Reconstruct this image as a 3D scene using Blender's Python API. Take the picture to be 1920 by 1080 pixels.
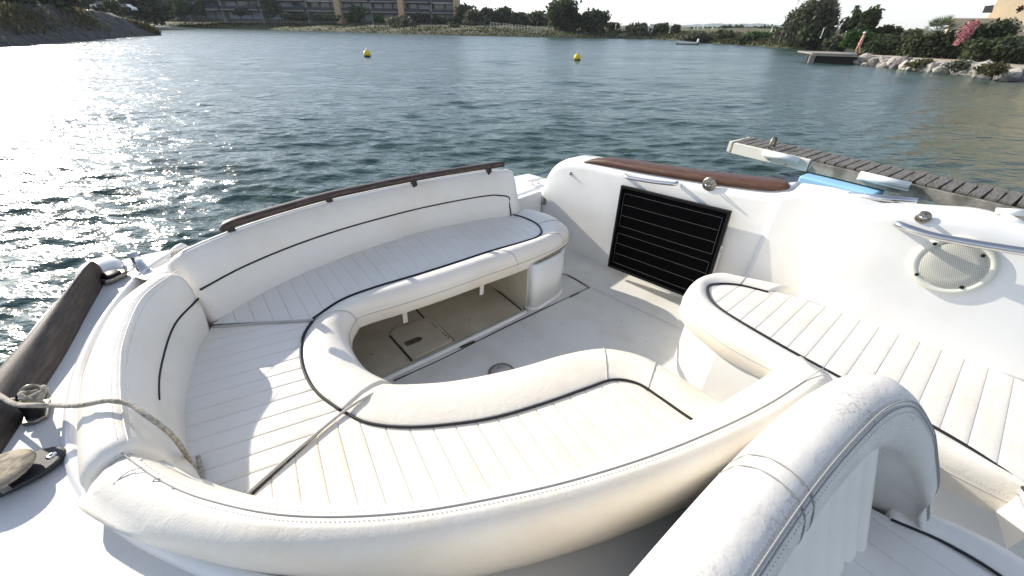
import bpy, bmesh, math, random
import numpy as np
random.seed(7); rng = np.random.default_rng(7)
R = math.radians
for o in list(bpy.data.objects): bpy.data.objects.remove(o)
SC = bpy.context.scene
COL = SC.collection

# ------------------------------------------------------------------ camera
F, PITCH, ROLL, H, S = 740.0, R(33.8), R(1.0), 2.5, 0.85     # focal (px of 1920), pitch, roll, eye height, cockpit sole height
cd = bpy.data.cameras.new('camera'); cam = bpy.data.objects.new('camera', cd); COL.objects.link(cam)
cd.sensor_width = 36.0; cd.lens = 36.0 * F / 1920.0; cd.clip_start = 0.05; cd.clip_end = 6000
cam.location = (0, 0, H)
from mathutils import Matrix, Vector
cam.rotation_euler = (Matrix.Rotation(R(90) - PITCH, 3, 'X') @ Matrix.Rotation(ROLL, 3, 'Z')).to_euler()
SC.camera = cam

# ------------------------------------------------------------------ light
SUN_TRAVEL = Vector((0.16 * .7071 + .7071, 0.16 * .7071 - .7071, -0.48)).normalized()
ELEV = math.asin(-SUN_TRAVEL.z); AZ = math.atan2(-SUN_TRAVEL.x, -SUN_TRAVEL.y)     # azimuth from +Y towards +X
world = bpy.data.worlds.new('World'); SC.world = world; world.use_nodes = True
wn = world.node_tree.nodes; wl = world.node_tree.links
sky = wn.new('ShaderNodeTexSky'); sky.sky_type = 'NISHITA'; sky.sun_disc = False
sky.sun_elevation = ELEV; sky.sun_rotation = AZ; sky.air_density = 1.0; sky.dust_density = 0.5; sky.ozone_density = 1.5
bg = wn['Background']; bg.inputs[1].default_value = 0.15
tint = wn.new('ShaderNodeMix'); tint.data_type = 'RGBA'; tint.blend_type = 'MULTIPLY'; tint.inputs[0].default_value = 1; tint.inputs[7].default_value = (.935, .98, 1.075, 1)   # camera white balance
hz = wn.new('ShaderNodeHueSaturation'); hz.inputs['Saturation'].default_value = .50     # hazy summer sky
wl.new(sky.outputs[0], hz.inputs['Color']); wl.new(hz.outputs[0], tint.inputs[6]); wl.new(tint.outputs[2], bg.inputs[0])
sl = bpy.data.lights.new('sun', 'SUN'); sl.energy = 4.6; sl.angle = R(0.53); sl.color = (1.0, 0.92, 0.79)
sun = bpy.data.objects.new('sun', sl); COL.objects.link(sun)
sun.rotation_euler = SUN_TRAVEL.to_track_quat('-Z', 'Y').to_euler(); sun.location = (-20, 15, 20)
vs = SC.view_settings; vs.view_transform = 'Standard'; vs.look = 'None'; vs.gamma = 1.0; vs.exposure = 0.6
SC.render.engine = 'CYCLES'; SC.render.resolution_x = 1024; SC.render.resolution_y = 576
SC.cycles.max_bounces = 6; SC.cycles.sample_clamp_indirect = 6.0; SC.cycles.caustics_reflective = False; SC.cycles.caustics_refractive = False

# ------------------------------------------------------------------ plan from sight lines: points where things stand
def ray(px, py):
    x = (px - 960) / F; y = (540 - py) / F
    c, s = math.cos(ROLL), math.sin(ROLL); x, y = x * c - y * s, x * s + y * c
    cp, sp = math.cos(PITCH), math.sin(PITCH)
    return (x, cp + sp * y, -sp + cp * y)
def G(px, py, z=0.0):                       # point at absolute height z
    d = ray(px, py); t = (z - H) / d[2]; return np.array((t * d[0], t * d[1], z))
def b(px, py, zb): return G(px, py, zb + S)  # point at height zb above the cockpit sole
def at(px, py, Y):                          # point at distance Y
    d = ray(px, py); t = Y / d[1]; return np.array((t * d[0], Y, H + t * d[2]))
Q = math.sqrt(.5)
def uvz(u, v, zb): return np.array((Q * (u + v), Q * (u - v), zb + S))     # boat axes: u across, v forward
def onu(px, py, u):                         # point on the boat plane u = const
    d = ray(px, py); t = u / ((d[0] + d[1]) * Q); return np.array((t * d[0], t * d[1], H + t * d[2]))
def touv(p): return ((p[0] + p[1]) * Q, (p[0] - p[1]) * Q, p[2] - S)
UD = np.array((Q, Q, 0)); VD = np.array((Q, -Q, 0)); ZD = np.array((0, 0, 1.))

# ------------------------------------------------------------------ mesh helpers
ORG = {}
def org(o):
    while o.parent: o = o.parent
    return ORG.get(o.name, np.zeros(3))
def tag(o, label, cat, group=None):
    o['label'] = label; o['category'] = cat
    if group: o['group'] = group
    return o
def thing(name, label, cat, loc=(0, 0, 0), group=None):
    o = bpy.data.objects.new(name, None); COL.objects.link(o); o.location = loc; o.empty_display_size = .1
    ORG[o.name] = np.array(loc, float); tag(o, label, cat, group); return o
def mk(name, V, Fc, mat, parent=None, smooth=True, loc=None):
    V = np.asarray(V, float)
    o0 = org(parent) if parent is not None else (np.array(loc, float) if loc is not None else np.zeros(3))
    me = bpy.data.meshes.new(name); me.from_pydata((V - o0).tolist(), [], [tuple(int(i) for i in f) for f in Fc])
    if mat: me.materials.append(mat)
    me.polygons.foreach_set('use_smooth', [smooth] * len(me.polygons)); me.update()
    o = bpy.data.objects.new(name, me); COL.objects.link(o)
    if parent is not None: o.parent = parent
    elif loc is not None: o.location = loc; ORG[o.name] = np.array(loc, float)
    return o
def structure(o): o['kind'] = 'structure'; return o
def stuff(o): o['kind'] = 'stuff'; return o
def cr(P, k=6):                              # Catmull-Rom through control points, k samples per segment
    P = [np.asarray(p, float) for p in P]; n = len(P); out = []
    for i in range(n - 1):
        p0 = P[i - 1] if i else 2 * P[0] - P[1]; p1 = P[i]; p2 = P[i + 1]; p3 = P[i + 2] if i + 2 < n else 2 * P[-1] - P[-2]
        for j in range(k):
            t = j / k
            out.append(.5 * ((2 * p1) + (p2 - p0) * t + (2 * p0 - 5 * p1 + 4 * p2 - p3) * t * t + (-p0 + 3 * p1 - 3 * p2 + p3) * t ** 3))
    out.append(P[-1]); return np.array(out)
def even(C, n):
    C = np.asarray(C); d = np.r_[0, np.cumsum(np.linalg.norm(np.diff(C, axis=0), axis=1))]; t = np.linspace(0, d[-1], n)
    return np.stack([np.interp(t, d, C[:, k]) for k in range(C.shape[1])], 1)
def loft_data(rows, closed=False, caps=False):
    rows = [np.asarray(r) for r in rows]; m = len(rows); n = len(rows[0]); V = np.concatenate(rows); Fc = []
    for i in range(m if closed else m - 1):
        a = i * n; c = ((i + 1) % m) * n
        for j in range(n - 1): Fc.append((a + j, a + j + 1, c + j + 1, c + j))
    if caps:
        Fc.append([i * n for i in range(m)]); Fc.append([i * n + n - 1 for i in range(m)][::-1])
    return V, Fc
def fixn(o):
    bm = bmesh.new(); bm.from_mesh(o.data); bmesh.ops.recalc_face_normals(bm, faces=bm.faces); bm.to_mesh(o.data); bm.free(); return o
def loft(name, rows, mat, parent=None, closed=False, caps=False, smooth=True):
    return fixn(mk(name, *loft_data(rows, closed, caps), mat, parent, smooth))
def tube_data(P, r, sides=8, flat=1.0, up=None):
    P = np.asarray(P, float); n = len(P); T = np.gradient(P, axis=0); T /= np.linalg.norm(T, axis=1)[:, None] + 1e-12
    rr = np.full(n, r) if np.isscalar(r) else np.asarray(r)
    ref = np.array((0, 0, 1.)) if up is None else np.asarray(up, float); V = []
    for i in range(n):
        a = np.cross(T[i], ref)
        if np.linalg.norm(a) < 1e-3: a = np.cross(T[i], (1, 0.3, 0))
        a /= np.linalg.norm(a); c = np.cross(a, T[i])
        for k in range(sides):
            th = 2 * math.pi * k / sides; V.append(P[i] + rr[i] * (math.cos(th) * a + math.sin(th) * flat * c))
    Fc = []
    for i in range(n - 1):
        for k in range(sides):
            k2 = (k + 1) % sides; Fc.append((i * sides + k, i * sides + k2, (i + 1) * sides + k2, (i + 1) * sides + k))
    Fc.append(list(range(sides))[::-1]); Fc.append([(n - 1) * sides + k for k in range(sides)])
    return V, Fc
def tube(name, P, r, mat, parent=None, sides=8, flat=1.0, up=None): return mk(name, *tube_data(P, r, sides, flat, up), mat, parent)
def join(parts):
    V = []; Fc = []
    for v, f in parts:
        k = len(V); V += [tuple(p) for p in v]; Fc += [[i + k for i in q] for q in f]
    return V, Fc
def box_data(c, sx, sy, sz, ax=(1, 0, 0), ay=(0, 1, 0), az=(0, 0, 1)):
    c = np.asarray(c, float); ax, ay, az = (np.asarray(a, float) for a in (ax, ay, az)); V = []
    for z in (-.5, .5):
        for x, y in ((-.5, -.5), (.5, -.5), (.5, .5), (-.5, .5)): V.append(c + ax * x * sx + ay * y * sy + az * z * sz)
    return V, [(3, 2, 1, 0), (4, 5, 6, 7), (0, 1, 5, 4), (1, 2, 6, 5), (2, 3, 7, 6), (3, 0, 4, 7)]
def bev(o, w, seg=2):
    m = o.modifiers.new('bevel', 'BEVEL'); m.width = w; m.segments = seg; m.limit_method = 'ANGLE'; m.angle_limit = R(35); return o
def box(name, c, sx, sy, sz, mat, parent=None, ax=(1, 0, 0), ay=(0, 1, 0), az=(0, 0, 1), bw=0, loc=None):
    o = mk(name, *box_data(c, sx, sy, sz, ax, ay, az), mat, parent, False, loc)
    return bev(o, bw) if bw else o
def prism(name, pts, dz, mat, parent=None, bw=0):       # pts: 3D loop; extruded by vector dz
    pts = np.asarray(pts); n = len(pts); V = np.concatenate([pts, pts + np.asarray(dz)])
    Fc = [list(range(n))[::-1], [n + i for i in range(n)]] + [(i, (i + 1) % n, n + (i + 1) % n, n + i) for i in range(n)]
    o = fixn(mk(name, V, Fc, mat, parent, False)); return bev(o, bw) if bw else o
def lathe_data(prof, c, axis=(0, 0, 1), sides=24):
    axis = np.asarray(axis, float); axis /= np.linalg.norm(axis)
    a = np.cross(axis, (0, 0, 1)) if abs(axis[2]) < .9 else np.cross(axis, (1, 0, 0)); a /= np.linalg.norm(a); d = np.cross(axis, a)
    V = []; n = len(prof); c = np.asarray(c, float)
    for r, h in prof:
        for k in range(sides):
            th = 2 * math.pi * k / sides; V.append(c + axis * h + r * (math.cos(th) * a + math.sin(th) * d))
    Fc = [(i * sides + k, i * sides + (k + 1) % sides, (i + 1) * sides + (k + 1) % sides, (i + 1) * sides + k) for i in range(n - 1) for k in range(sides)]
    if prof[0][0] > 1e-6: Fc.append(list(range(sides))[::-1])
    if prof[-1][0] > 1e-6: Fc.append([(n - 1) * sides + k for k in range(sides)])
    return V, Fc
def lathe(name, prof, c, mat, parent=None, axis=(0, 0, 1), sides=24): return fixn(mk(name, *lathe_data(prof, c, axis, sides), mat, parent))

# ------------------------------------------------------------------ materials
def mat(name, col, rough=.5, metal=0., col2=None, nscale=5., lo=.4, hi=.65, bscale=0, bstr=.1, bdist=.002, coat=0., spec=.5, island=0., detail=6., btype='noise', stretch=None):
    m = bpy.data.materials.new(name); m.use_nodes = True; N = m.node_tree.nodes; L = m.node_tree.links; p = N['Principled BSDF']
    p.inputs['Base Color'].default_value = (*col, 1); p.inputs['Roughness'].default_value = rough; p.inputs['Metallic'].default_value = metal
    p.inputs['Specular IOR Level'].default_value = spec; p.inputs['Coat Weight'].default_value = coat
    tc = N.new('ShaderNodeTexCoord'); src = tc.outputs['Object']
    if stretch:
        mp = N.new('ShaderNodeMapping'); mp.vector_type = 'TEXTURE'; mp.inputs['Scale'].default_value = tuple(1 / q for q in stretch[:3])
        if len(stretch) > 3: mp.inputs['Rotation'].default_value = (0, 0, stretch[3])
        L.new(src, mp.inputs[0]); src = mp.outputs[0]
    colout = None
    if col2:
        n = N.new('ShaderNodeTexNoise'); n.inputs['Scale'].default_value = nscale; n.inputs['Detail'].default_value = detail; n.inputs['Roughness'].default_value = .6; L.new(src, n.inputs['Vector'])
        r = N.new('ShaderNodeValToRGB'); r.color_ramp.elements[0].position = lo; r.color_ramp.elements[1].position = hi
        r.color_ramp.elements[0].color = (*col, 1); r.color_ramp.elements[1].color = (*col2, 1); L.new(n.outputs[0], r.inputs[0]); colout = r.outputs[0]
    if island:
        g = N.new('ShaderNodeNewGeometry'); hs = N.new('ShaderNodeHueSaturation'); mr = N.new('ShaderNodeMapRange'); mr.inputs[3].default_value = 1 - island; mr.inputs[4].default_value = 1 + island
        L.new(g.outputs['Random Per Island'], mr.inputs[0]); L.new(mr.outputs[0], hs.inputs['Value'])
        if colout: L.new(colout, hs.inputs['Color'])
        else: hs.inputs['Color'].default_value = (*col, 1)
        colout = hs.outputs[0]
    if colout: L.new(colout, p.inputs['Base Color'])
    if bscale:
        if btype == 'noise': t = N.new('ShaderNodeTexNoise'); t.inputs['Detail'].default_value = 4
        else: t = N.new('ShaderNodeTexVoronoi')
        t.inputs['Scale'].default_value = bscale; L.new(src, t.inputs['Vector'])
        bp = N.new('ShaderNodeBump'); bp.inputs['Strength'].default_value = bstr; bp.inputs['Distance'].default_value = bdist
        L.new(t.outputs[0], bp.inputs['Height']); L.new(bp.outputs[0], p.inputs['Normal'])
        if name.startswith('vinyl'):
            t2 = N.new('ShaderNodeTexNoise'); t2.inputs['Scale'].default_value = 16; t2.inputs['Detail'].default_value = 5; t2.inputs['Distortion'].default_value = 1.2; L.new(src, t2.inputs['Vector'])
            b2 = N.new('ShaderNodeBump'); b2.inputs['Strength'].default_value = .32; b2.inputs['Distance'].default_value = .006; L.new(t2.outputs[0], b2.inputs['Height']); L.new(bp.outputs[0], b2.inputs['Normal']); L.new(b2.outputs[0], p.inputs['Normal'])
    return m
M = {}
M['vinyl'] = mat('vinyl', (.78, .745, .68), .42, col2=(.71, .65, .55), nscale=3.5, lo=.45, hi=.8, bscale=260, bstr=.35, bdist=.0012)
M['vinyl_warm'] = mat('vinyl_warm', (.78, .735, .65), .45, col2=(.72, .63, .49), nscale=3, lo=.45, hi=.8, bscale=220, bstr=.45, bdist=.0014)
M['gel'] = mat('gelcoat', (.80, .795, .775), .25, col2=(.72, .705, .66), nscale=3, lo=.45, hi=.8, coat=.2)
M['deck'] = mat('nonskid', (.62, .62, .61), .55, col2=(.56, .555, .54), nscale=6, lo=.4, hi=.75, bscale=330, bstr=.22, bdist=.0015, btype='voronoi')
M['sole'] = mat('sole', (.68, .67, .625), .5, col2=(.60, .575, .51), nscale=4, lo=.45, hi=.70, bscale=400, bstr=.4, bdist=.001)
M['locker'] = mat('locker', (.60, .53, .40), .6, col2=(.48, .41, .29), nscale=5, lo=.4, hi=.7)
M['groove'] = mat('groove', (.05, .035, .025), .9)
M['piping'] = mat('piping', (.006, .007, .011), .6)
M['seam'] = mat('seam', (.44, .43, .41), .8)
M['stitch'] = mat('stitch', (.30, .295, .28), .8)
M['teak_red'] = mat('teak_red', (.070, .026, .012), .5, col2=(.17, .085, .045), nscale=9, lo=.5, hi=.8, bscale=40, bstr=.3, stretch=(1.2, 9, 9, R(-45)))
M['teak_grey'] = mat('teak_grey', (.034, .022, .017), .6, col2=(.095, .072, .06), nscale=10, lo=.42, hi=.75, bscale=60, bstr=.4, stretch=(1.2, 9, 9, R(-62)))
M['teak_dark'] = mat('teak_dark', (.040, .019, .012), .45, col2=(.11, .075, .06), nscale=10, lo=.45, hi=.75, bscale=50, bstr=.3, stretch=(1.2, 9, 9, R(45)))
M['steel'] = mat('steel', (.62, .62, .62), .18, 1.0, bscale=30, bstr=.05)
M['steel_old'] = mat('steel_old', (.32, .30, .26), .38, 1.0, col2=(.16, .13, .09), nscale=60, lo=.45, hi=.7)
M['black'] = mat('black', (.006, .006, .0065), .5, spec=.2)
M['rubber'] = mat('rubber', (.018, .018, .02), .6, bscale=80, bstr=.2)
M['solar'] = mat('solar', (.0016, .0016, .002), .5, spec=.03)
M['solarline'] = mat('solarline', (.13, .13, .125), .6)
M['alu'] = mat('alu', (.66, .65, .62), .4, .6)
M['rope'] = mat('rope', (.42, .38, .31), .8, col2=(.20, .17, .13), nscale=70, lo=.45, hi=.65, bscale=160, bstr=.8, bdist=.004)
M['grille'] = mat('grille', (.56, .56, .50), .5)
M['plastic'] = mat('plastic', (.66, .66, .58), .5)
M['beige'] = mat('beige', (.64, .58, .46), .6, col2=(.54, .48, .37), nscale=4)
M['capwood'] = mat('capwood', (.34, .28, .20), .8, col2=(.10, .085, .07), nscale=28, lo=.42, hi=.62, bscale=60, bstr=.7, bdist=.004)
M['worn'] = mat('worn', (.28, .25, .20), .8, col2=(.42, .38, .31), nscale=40, lo=.4, hi=.7)
# mildewed vinyl of the helm seat: grime specks gathered in patches
def mildew():
    m = mat('vinyl_mildew', (.77, .76, .74), .5, bscale=200, bstr=.3, bdist=.001); N = m.node_tree.nodes; L = m.node_tree.links; p = N['Principled BSDF']
    tc = N.new('ShaderNodeTexCoord')
    def noise(s, lo, hi):
        n = N.new('ShaderNodeTexNoise'); n.inputs['Scale'].default_value = s; n.inputs['Detail'].default_value = 4; L.new(tc.outputs['Object'], n.inputs['Vector'])
        r = N.new('ShaderNodeMapRange'); r.inputs[1].default_value = lo; r.inputs[2].default_value = hi; L.new(n.outputs[0], r.inputs[0]); return r.outputs[0]
    a = noise(5.0, .47, .72); c = noise(150, .48, .66); d = noise(14, .45, .8)
    mu = N.new('ShaderNodeMath'); mu.operation = 'MULTIPLY'; L.new(a, mu.inputs[0]); L.new(c, mu.inputs[1])
    ad = N.new('ShaderNodeMath'); ad.operation = 'MULTIPLY_ADD'; L.new(d, ad.inputs[0]); ad.inputs[1].default_value = .22; L.new(mu.outputs[0], ad.inputs[2]); ad.use_clamp = True
    mx = N.new('ShaderNodeMix'); mx.data_type = 'RGBA'; mx.inputs[6].default_value = (.67, .645, .60, 1); mx.inputs[7].default_value = (.38, .36, .33, 1)
    L.new(ad.outputs[0], mx.inputs[0]); L.new(mx.outputs[2], p.inputs['Base Color']); return m
M['mildew'] = mildew()
# water
def water_mat():
    m = bpy.data.materials.new('water'); m.use_nodes = True; N = m.node_tree.nodes; L = m.node_tree.links; p = N['Principled BSDF']
    p.inputs['Base Color'].default_value = (.038, .074, .064, 1); p.inputs['Roughness'].default_value = .10; p.inputs['IOR'].default_value = 1.333
    tc = N.new('ShaderNodeTexCoord'); vl = N.new('ShaderNodeVectorMath'); vl.operation = 'LENGTH'; L.new(tc.outputs['Object'], vl.inputs[0])   # the sheltered berth is calmer than open water
    rm_ = N.new('ShaderNodeMapRange'); rm_.inputs[1].default_value = 5; rm_.inputs[2].default_value = 70; rm_.inputs[3].default_value = .165; rm_.inputs[4].default_value = .26; L.new(vl.outputs['Value'], rm_.inputs[0])
    gm = N.new('ShaderNodeMapping'); gm.inputs['Scale'].default_value = (.035, .16, 1); gm.inputs['Rotation'].default_value = (0, 0, R(8)); L.new(tc.outputs['Object'], gm.inputs[0])
    gn = N.new('ShaderNodeTexNoise'); gn.inputs['Scale'].default_value = 1.0; gn.inputs['Detail'].default_value = 4; L.new(gm.outputs[0], gn.inputs['Vector'])      # gusts ruffle the surface in long patches
    ga = N.new('ShaderNodeMath'); ga.operation = 'MULTIPLY_ADD'; L.new(gn.outputs[0], ga.inputs[0]); ga.inputs[1].default_value = .26; ga.inputs[2].default_value = -.13
    gs = N.new('ShaderNodeMath'); gs.operation = 'ADD'; L.new(ga.outputs[0], gs.inputs[0]); L.new(rm_.outputs[0], gs.inputs[1]); L.new(gs.outputs[0], p.inputs['Roughness'])
    def layer(scale, sx, sy, rot, det):
        mp = N.new('ShaderNodeMapping'); mp.inputs['Scale'].default_value = (sx, sy, 1); mp.inputs['Rotation'].default_value = (0, 0, rot); L.new(tc.outputs['Object'], mp.inputs[0])
        n = N.new('ShaderNodeTexNoise'); n.inputs['Scale'].default_value = scale; n.inputs['Detail'].default_value = det; n.inputs['Roughness'].default_value = .55; L.new(mp.outputs[0], n.inputs['Vector']); return n.outputs[0]
    a = layer(5.0, .55, 1.3, R(12), 3); c = layer(1.5, .6, 1.2, R(-15), 2); e = layer(.38, .5, 1.3, R(-6), 4)
    b1 = N.new('ShaderNodeBump'); b1.inputs['Strength'].default_value = 1; b1.inputs['Distance'].default_value = .055; L.new(a, b1.inputs['Height'])
    b2 = N.new('ShaderNodeBump'); b2.inputs['Strength'].default_value = 1; b2.inputs['Distance'].default_value = .12; L.new(c, b2.inputs['Height']); L.new(b1.outputs[0], b2.inputs['Normal'])
    b3 = N.new('ShaderNodeBump'); b3.inputs['Strength'].default_value = 1; b3.inputs['Distance'].default_value = .17; L.new(e, b3.inputs['Height']); L.new(b2.outputs[0], b3.inputs['Normal']); L.new(b3.outputs[0], p.inputs['Normal']); return m
M['water'] = water_mat()
def leafm(name, c, c2=None, isl=.45):
    m = mat(name, c, .6, col2=c2, nscale=.6, lo=.35, hi=.65, island=isl, spec=.25); N = m.node_tree.nodes; L = m.node_tree.links; p = N['Principled BSDF']
    tr = N.new('ShaderNodeBsdfTranslucent'); mx = N.new('ShaderNodeMixShader'); mx.inputs[0].default_value = .45; src = p.inputs['Base Color'].links[0].from_socket
    L.new(src, tr.inputs[0]); L.new(p.outputs[0], mx.inputs[1]); L.new(tr.outputs[0], mx.inputs[2]); L.new(mx.outputs[0], N['Material Output'].inputs[0]); return m
M['leaf_dark'] = leafm('leaf_dark', (.045, .062, .030), (.072, .090, .042))
M['leaf_grey'] = leafm('leaf_grey', (.075, .085, .055), (.11, .12, .075))
M['leaf_green'] = leafm('leaf_green', (.035, .085, .018), (.06, .11, .025))
M['leaf_hedge'] = leafm('leaf_hedge', (.06, .08, .036), (.11, .13, .065), .6)
M['leaf_pink'] = leafm('leaf_pink', (.60, .30, .32), (.52, .22, .25), .3)
M['leaf_dry'] = leafm('leaf_dry', (.085, .085, .035), (.12, .105, .05))
M['leaf_shore'] = leafm('leaf_shore', (.030, .042, .016), (.05, .06, .024))
M['leaf_shore_dry'] = leafm('leaf_shore_dry', (.055, .052, .024), (.085, .075, .036))
M['leaf_red'] = leafm('leaf_red', (.12, .03, .025))
M['bark'] = mat('bark', (.09, .07, .055), .9, col2=(.05, .04, .03), nscale=8)
M['land'] = mat('land', (.075, .085, .035), .95, col2=(.095, .088, .045), nscale=.25, lo=.4, hi=.65, bscale=3, bstr=.6, bdist=.1)
M['bank'] = mat('bank', (.085, .08, .075), .95, col2=(.035, .034, .03), nscale=.9, lo=.42, hi=.6, bscale=4, bstr=.7, bdist=.12, stretch=(2, .35, 1, R(-40)))
M['path'] = mat('path', (.42, .36, .28), .95, col2=(.32, .27, .21), nscale=.5, lo=.4, hi=.7, bscale=8, bstr=.3, bdist=.03)
M['rock'] = mat('rock', (.42, .385, .34), .9, col2=(.22, .20, .175), nscale=1.6, lo=.42, hi=.65, bscale=6, bstr=.6, bdist=.05)
M['rock_orange'] = mat('rock_orange', (.55, .36, .21), .9, col2=(.40, .26, .17), nscale=2, lo=.4, hi=.6, bscale=6, bstr=.6, bdist=.05)
M['rock_dark'] = mat('rock_dark', (.17, .155, .15), .9, col2=(.10, .09, .085), nscale=2, lo=.4, hi=.6, bscale=6, bstr=.6, bdist=.05)
M['render_tan'] = mat('render_tan', (.63, .51, .34), .9, col2=(.56, .44, .29), nscale=1.2, lo=.35, hi=.7, bscale=25, bstr=.3, bdist=.02)
M['apt_wall'] = mat('apt_wall', (.34, .31, .28), .9, col2=(.27, .24, .215), nscale=.4)
M['apt_fin'] = mat('apt_fin', (.50, .35, .21), .9)
M['apt_dark'] = mat('apt_dark', (.03, .032, .04), .5)
M['shutter'] = mat('shutter', (.38, .42, .50), .5)
M['glass'] = mat('glass', (.05, .07, .10), .12, spec=.8)
M['awning'] = mat('awning', (.72, .70, .66), .7)
M['white'] = mat('white', (.78, .78, .76), .5)
M['wood_post'] = mat('wood_post', (.50, .46, .40), .9)
M['plank'] = mat('plank', (.20, .185, .165), .85, col2=(.08, .072, .064), nscale=6, lo=.4, hi=.68, bscale=30, bstr=.6, bdist=.01, stretch=(1, 8, 1, R(45)), island=.3)
M['beam'] = mat('beam', (.30, .28, .24), .6, col2=(.13, .12, .10), nscale=4, lo=.4, hi=.62)
M['beam_white'] = mat('beam_white', (.72, .69, .62), .6, col2=(.25, .20, .15), nscale=5, lo=.58, hi=.68)
M['blue'] = mat('blue', (.30, .56, .76), .55)
M['buoy'] = mat('buoy', (.75, .52, .02), .45)
M['hill'] = mat('hill', (.16, .20, .22), 1.0, col2=(.11, .145, .15), nscale=.02, lo=.4, hi=.6)  # bluish base colour has part of the distance haze painted in
M['skin'] = mat('skin', (.55, .28, .19), .55)
M['pinkcloth'] = mat('pinkcloth', (.66, .33, .28), .8)
M['concrete'] = mat('concrete', (.27, .24, .20), .9, col2=(.25, .22, .19), nscale=2)
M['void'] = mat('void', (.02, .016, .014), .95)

# ================================================================== WATER
def build_water():
    rad = [0.6]
    while rad[-1] < 900: rad.append(rad[-1] + max(.035, rad[-1] * .0085))
    rad = np.array(rad)
    ang = np.concatenate([np.linspace(-180, -62, 40)[:-1], np.linspace(-62, 62, 620), np.linspace(62, 180, 40)[1:]]) * math.pi / 180
    RR, AA = np.meshgrid(rad, ang, indexing='ij'); X = RR * np.sin(AA); Y = RR * np.cos(AA)
    sp = np.maximum(np.maximum(.035, RR * .0085), RR * .0035); Z = np.zeros_like(X); DX = np.zeros_like(X); DY = np.zeros_like(X)
    g = np.random.default_rng(3); main = R(-78)
    for i in range(46):
        lam = .09 * (.85 / .09) ** g.random(); th = main + g.normal(0, .42); k = 2 * math.pi / lam; amp = .0105 * lam * (1.0 if lam < .6 else .6)
        ph = g.random() * 6.283; kx, ky = math.cos(th), math.sin(th); fade = np.clip((lam / sp - 2.2) / 3, 0, 1)
        a = k * (kx * X + ky * Y) + ph; Z += amp * fade * np.cos(a); DX -= .8 * amp * fade * kx * np.sin(a); DY -= .8 * amp * fade * ky * np.sin(a)
    for i in range(16):
        lam = 1.4 * (5.0 / 1.4) ** g.random(); th = main + g.normal(0, .5); k = 2 * math.pi / lam; amp = .0026 * lam; ph = g.random() * 6.283; fade = np.clip((lam / sp - 2.2) / 3, 0, 1)
        Z += amp * fade * np.cos(k * (math.cos(th) * X + math.sin(th) * Y) + ph)
    V = np.stack([X + DX, Y + DY, Z], 2).reshape(-1, 3); n = len(ang); m = len(rad)
    i = np.arange(m - 1)[:, None] * n + np.arange(n - 1)[None, :]
    Fq = np.stack([i, i + n, i + n + 1, i + 1], 2).reshape(-1, 4)
    me = bpy.data.meshes.new('water'); me.vertices.add(len(V)); me.vertices.foreach_set('co', V.ravel())
    me.loops.add(Fq.size); me.loops.foreach_set('vertex_index', Fq.ravel().astype(np.int32))
    me.polygons.add(len(Fq)); me.polygons.foreach_set('loop_start', (np.arange(len(Fq)) * 4).astype(np.int32)); me.polygons.foreach_set('loop_total', np.full(len(Fq), 4, np.int32))
    me.materials.append(M['water']); me.update(calc_edges=True); me.polygons.foreach_set('use_smooth', [True] * len(Fq)); me.validate()
    o = bpy.data.objects.new('water', me); COL.objects.link(o); structure(o)
    o['label'] = 'rippled teal water of the lagoon with sun glitter'
    return o
build_water()

# ================================================================== BOAT SHELL
boat = thing('motor_boat', 'white motor boat cockpit with teak trim moored on the water', 'boat', tuple(uvz(1.2, -1.0, 0)))
def bp(lst): return [b(*p) for p in lst]
def unit2(d): d = np.array(d, float); d[2] = 0; return d / (np.linalg.norm(d) + 1e-9)

# --- backrest / seat guide curves (photo sight lines met with the height of each edge)
ZS, ZB = .46, .76
far_base = bp([(398, 608, ZS), (480, 556, ZS), (570, 512, ZS), (650, 480, ZS), (730, 453, ZS), (800, 432, ZS), (900, 412, ZS), (976, 401, ZS)])
far_top = bp([(324, 490, ZB), (420, 447, ZB), (520, 411, ZB), (620, 382, ZB), (710, 361, ZB), (800, 343, ZB), (890, 327, ZB), (962, 320, ZB)])
left_base = bp([(398, 612, ZS), (370, 660, ZS), (350, 740, ZS), (347, 800, ZS), (355, 850, ZS), (390, 918, ZS)])
left_top = bp([(338, 507, ZB), (272, 558, ZB), (236, 640, ZB), (230, 715, ZB), (236, 780, ZB), (247, 832, ZB)])
near_base = bp([(400, 915, ZS), (465, 932, ZS), (540, 944, ZS), (650, 950, ZS), (800, 947, ZS), (1000, 912, ZS), (1150, 862, ZS), (1300, 786, ZS), (1420, 715, ZS), (1500, 660, ZS)])
near_top = bp([(237, 842, .74), (310, 893, .745), (400, 930, .757), (550, 958, .775), (750, 954, .78), (950, 921, .78), (1110, 882, .78), (1270, 828, .78), (1420, 760, .78), (1535, 688, .78)])
def outward(base, top, C):              # plan normals of a curve, pointing away from the settee centre
    T = np.gradient(C, axis=0); Nn = np.stack([-T[:, 1], T[:, 0], 0 * T[:, 0]], 1); Nn /= np.linalg.norm(Nn, axis=1)[:, None]
    cen = uvz(1.0, -1.3, 0); sgn = np.sign(np.sum((C - cen) * Nn, axis=1)); 
    return Nn * np.where(sgn == 0, 1, sgn)[:, None]

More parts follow.
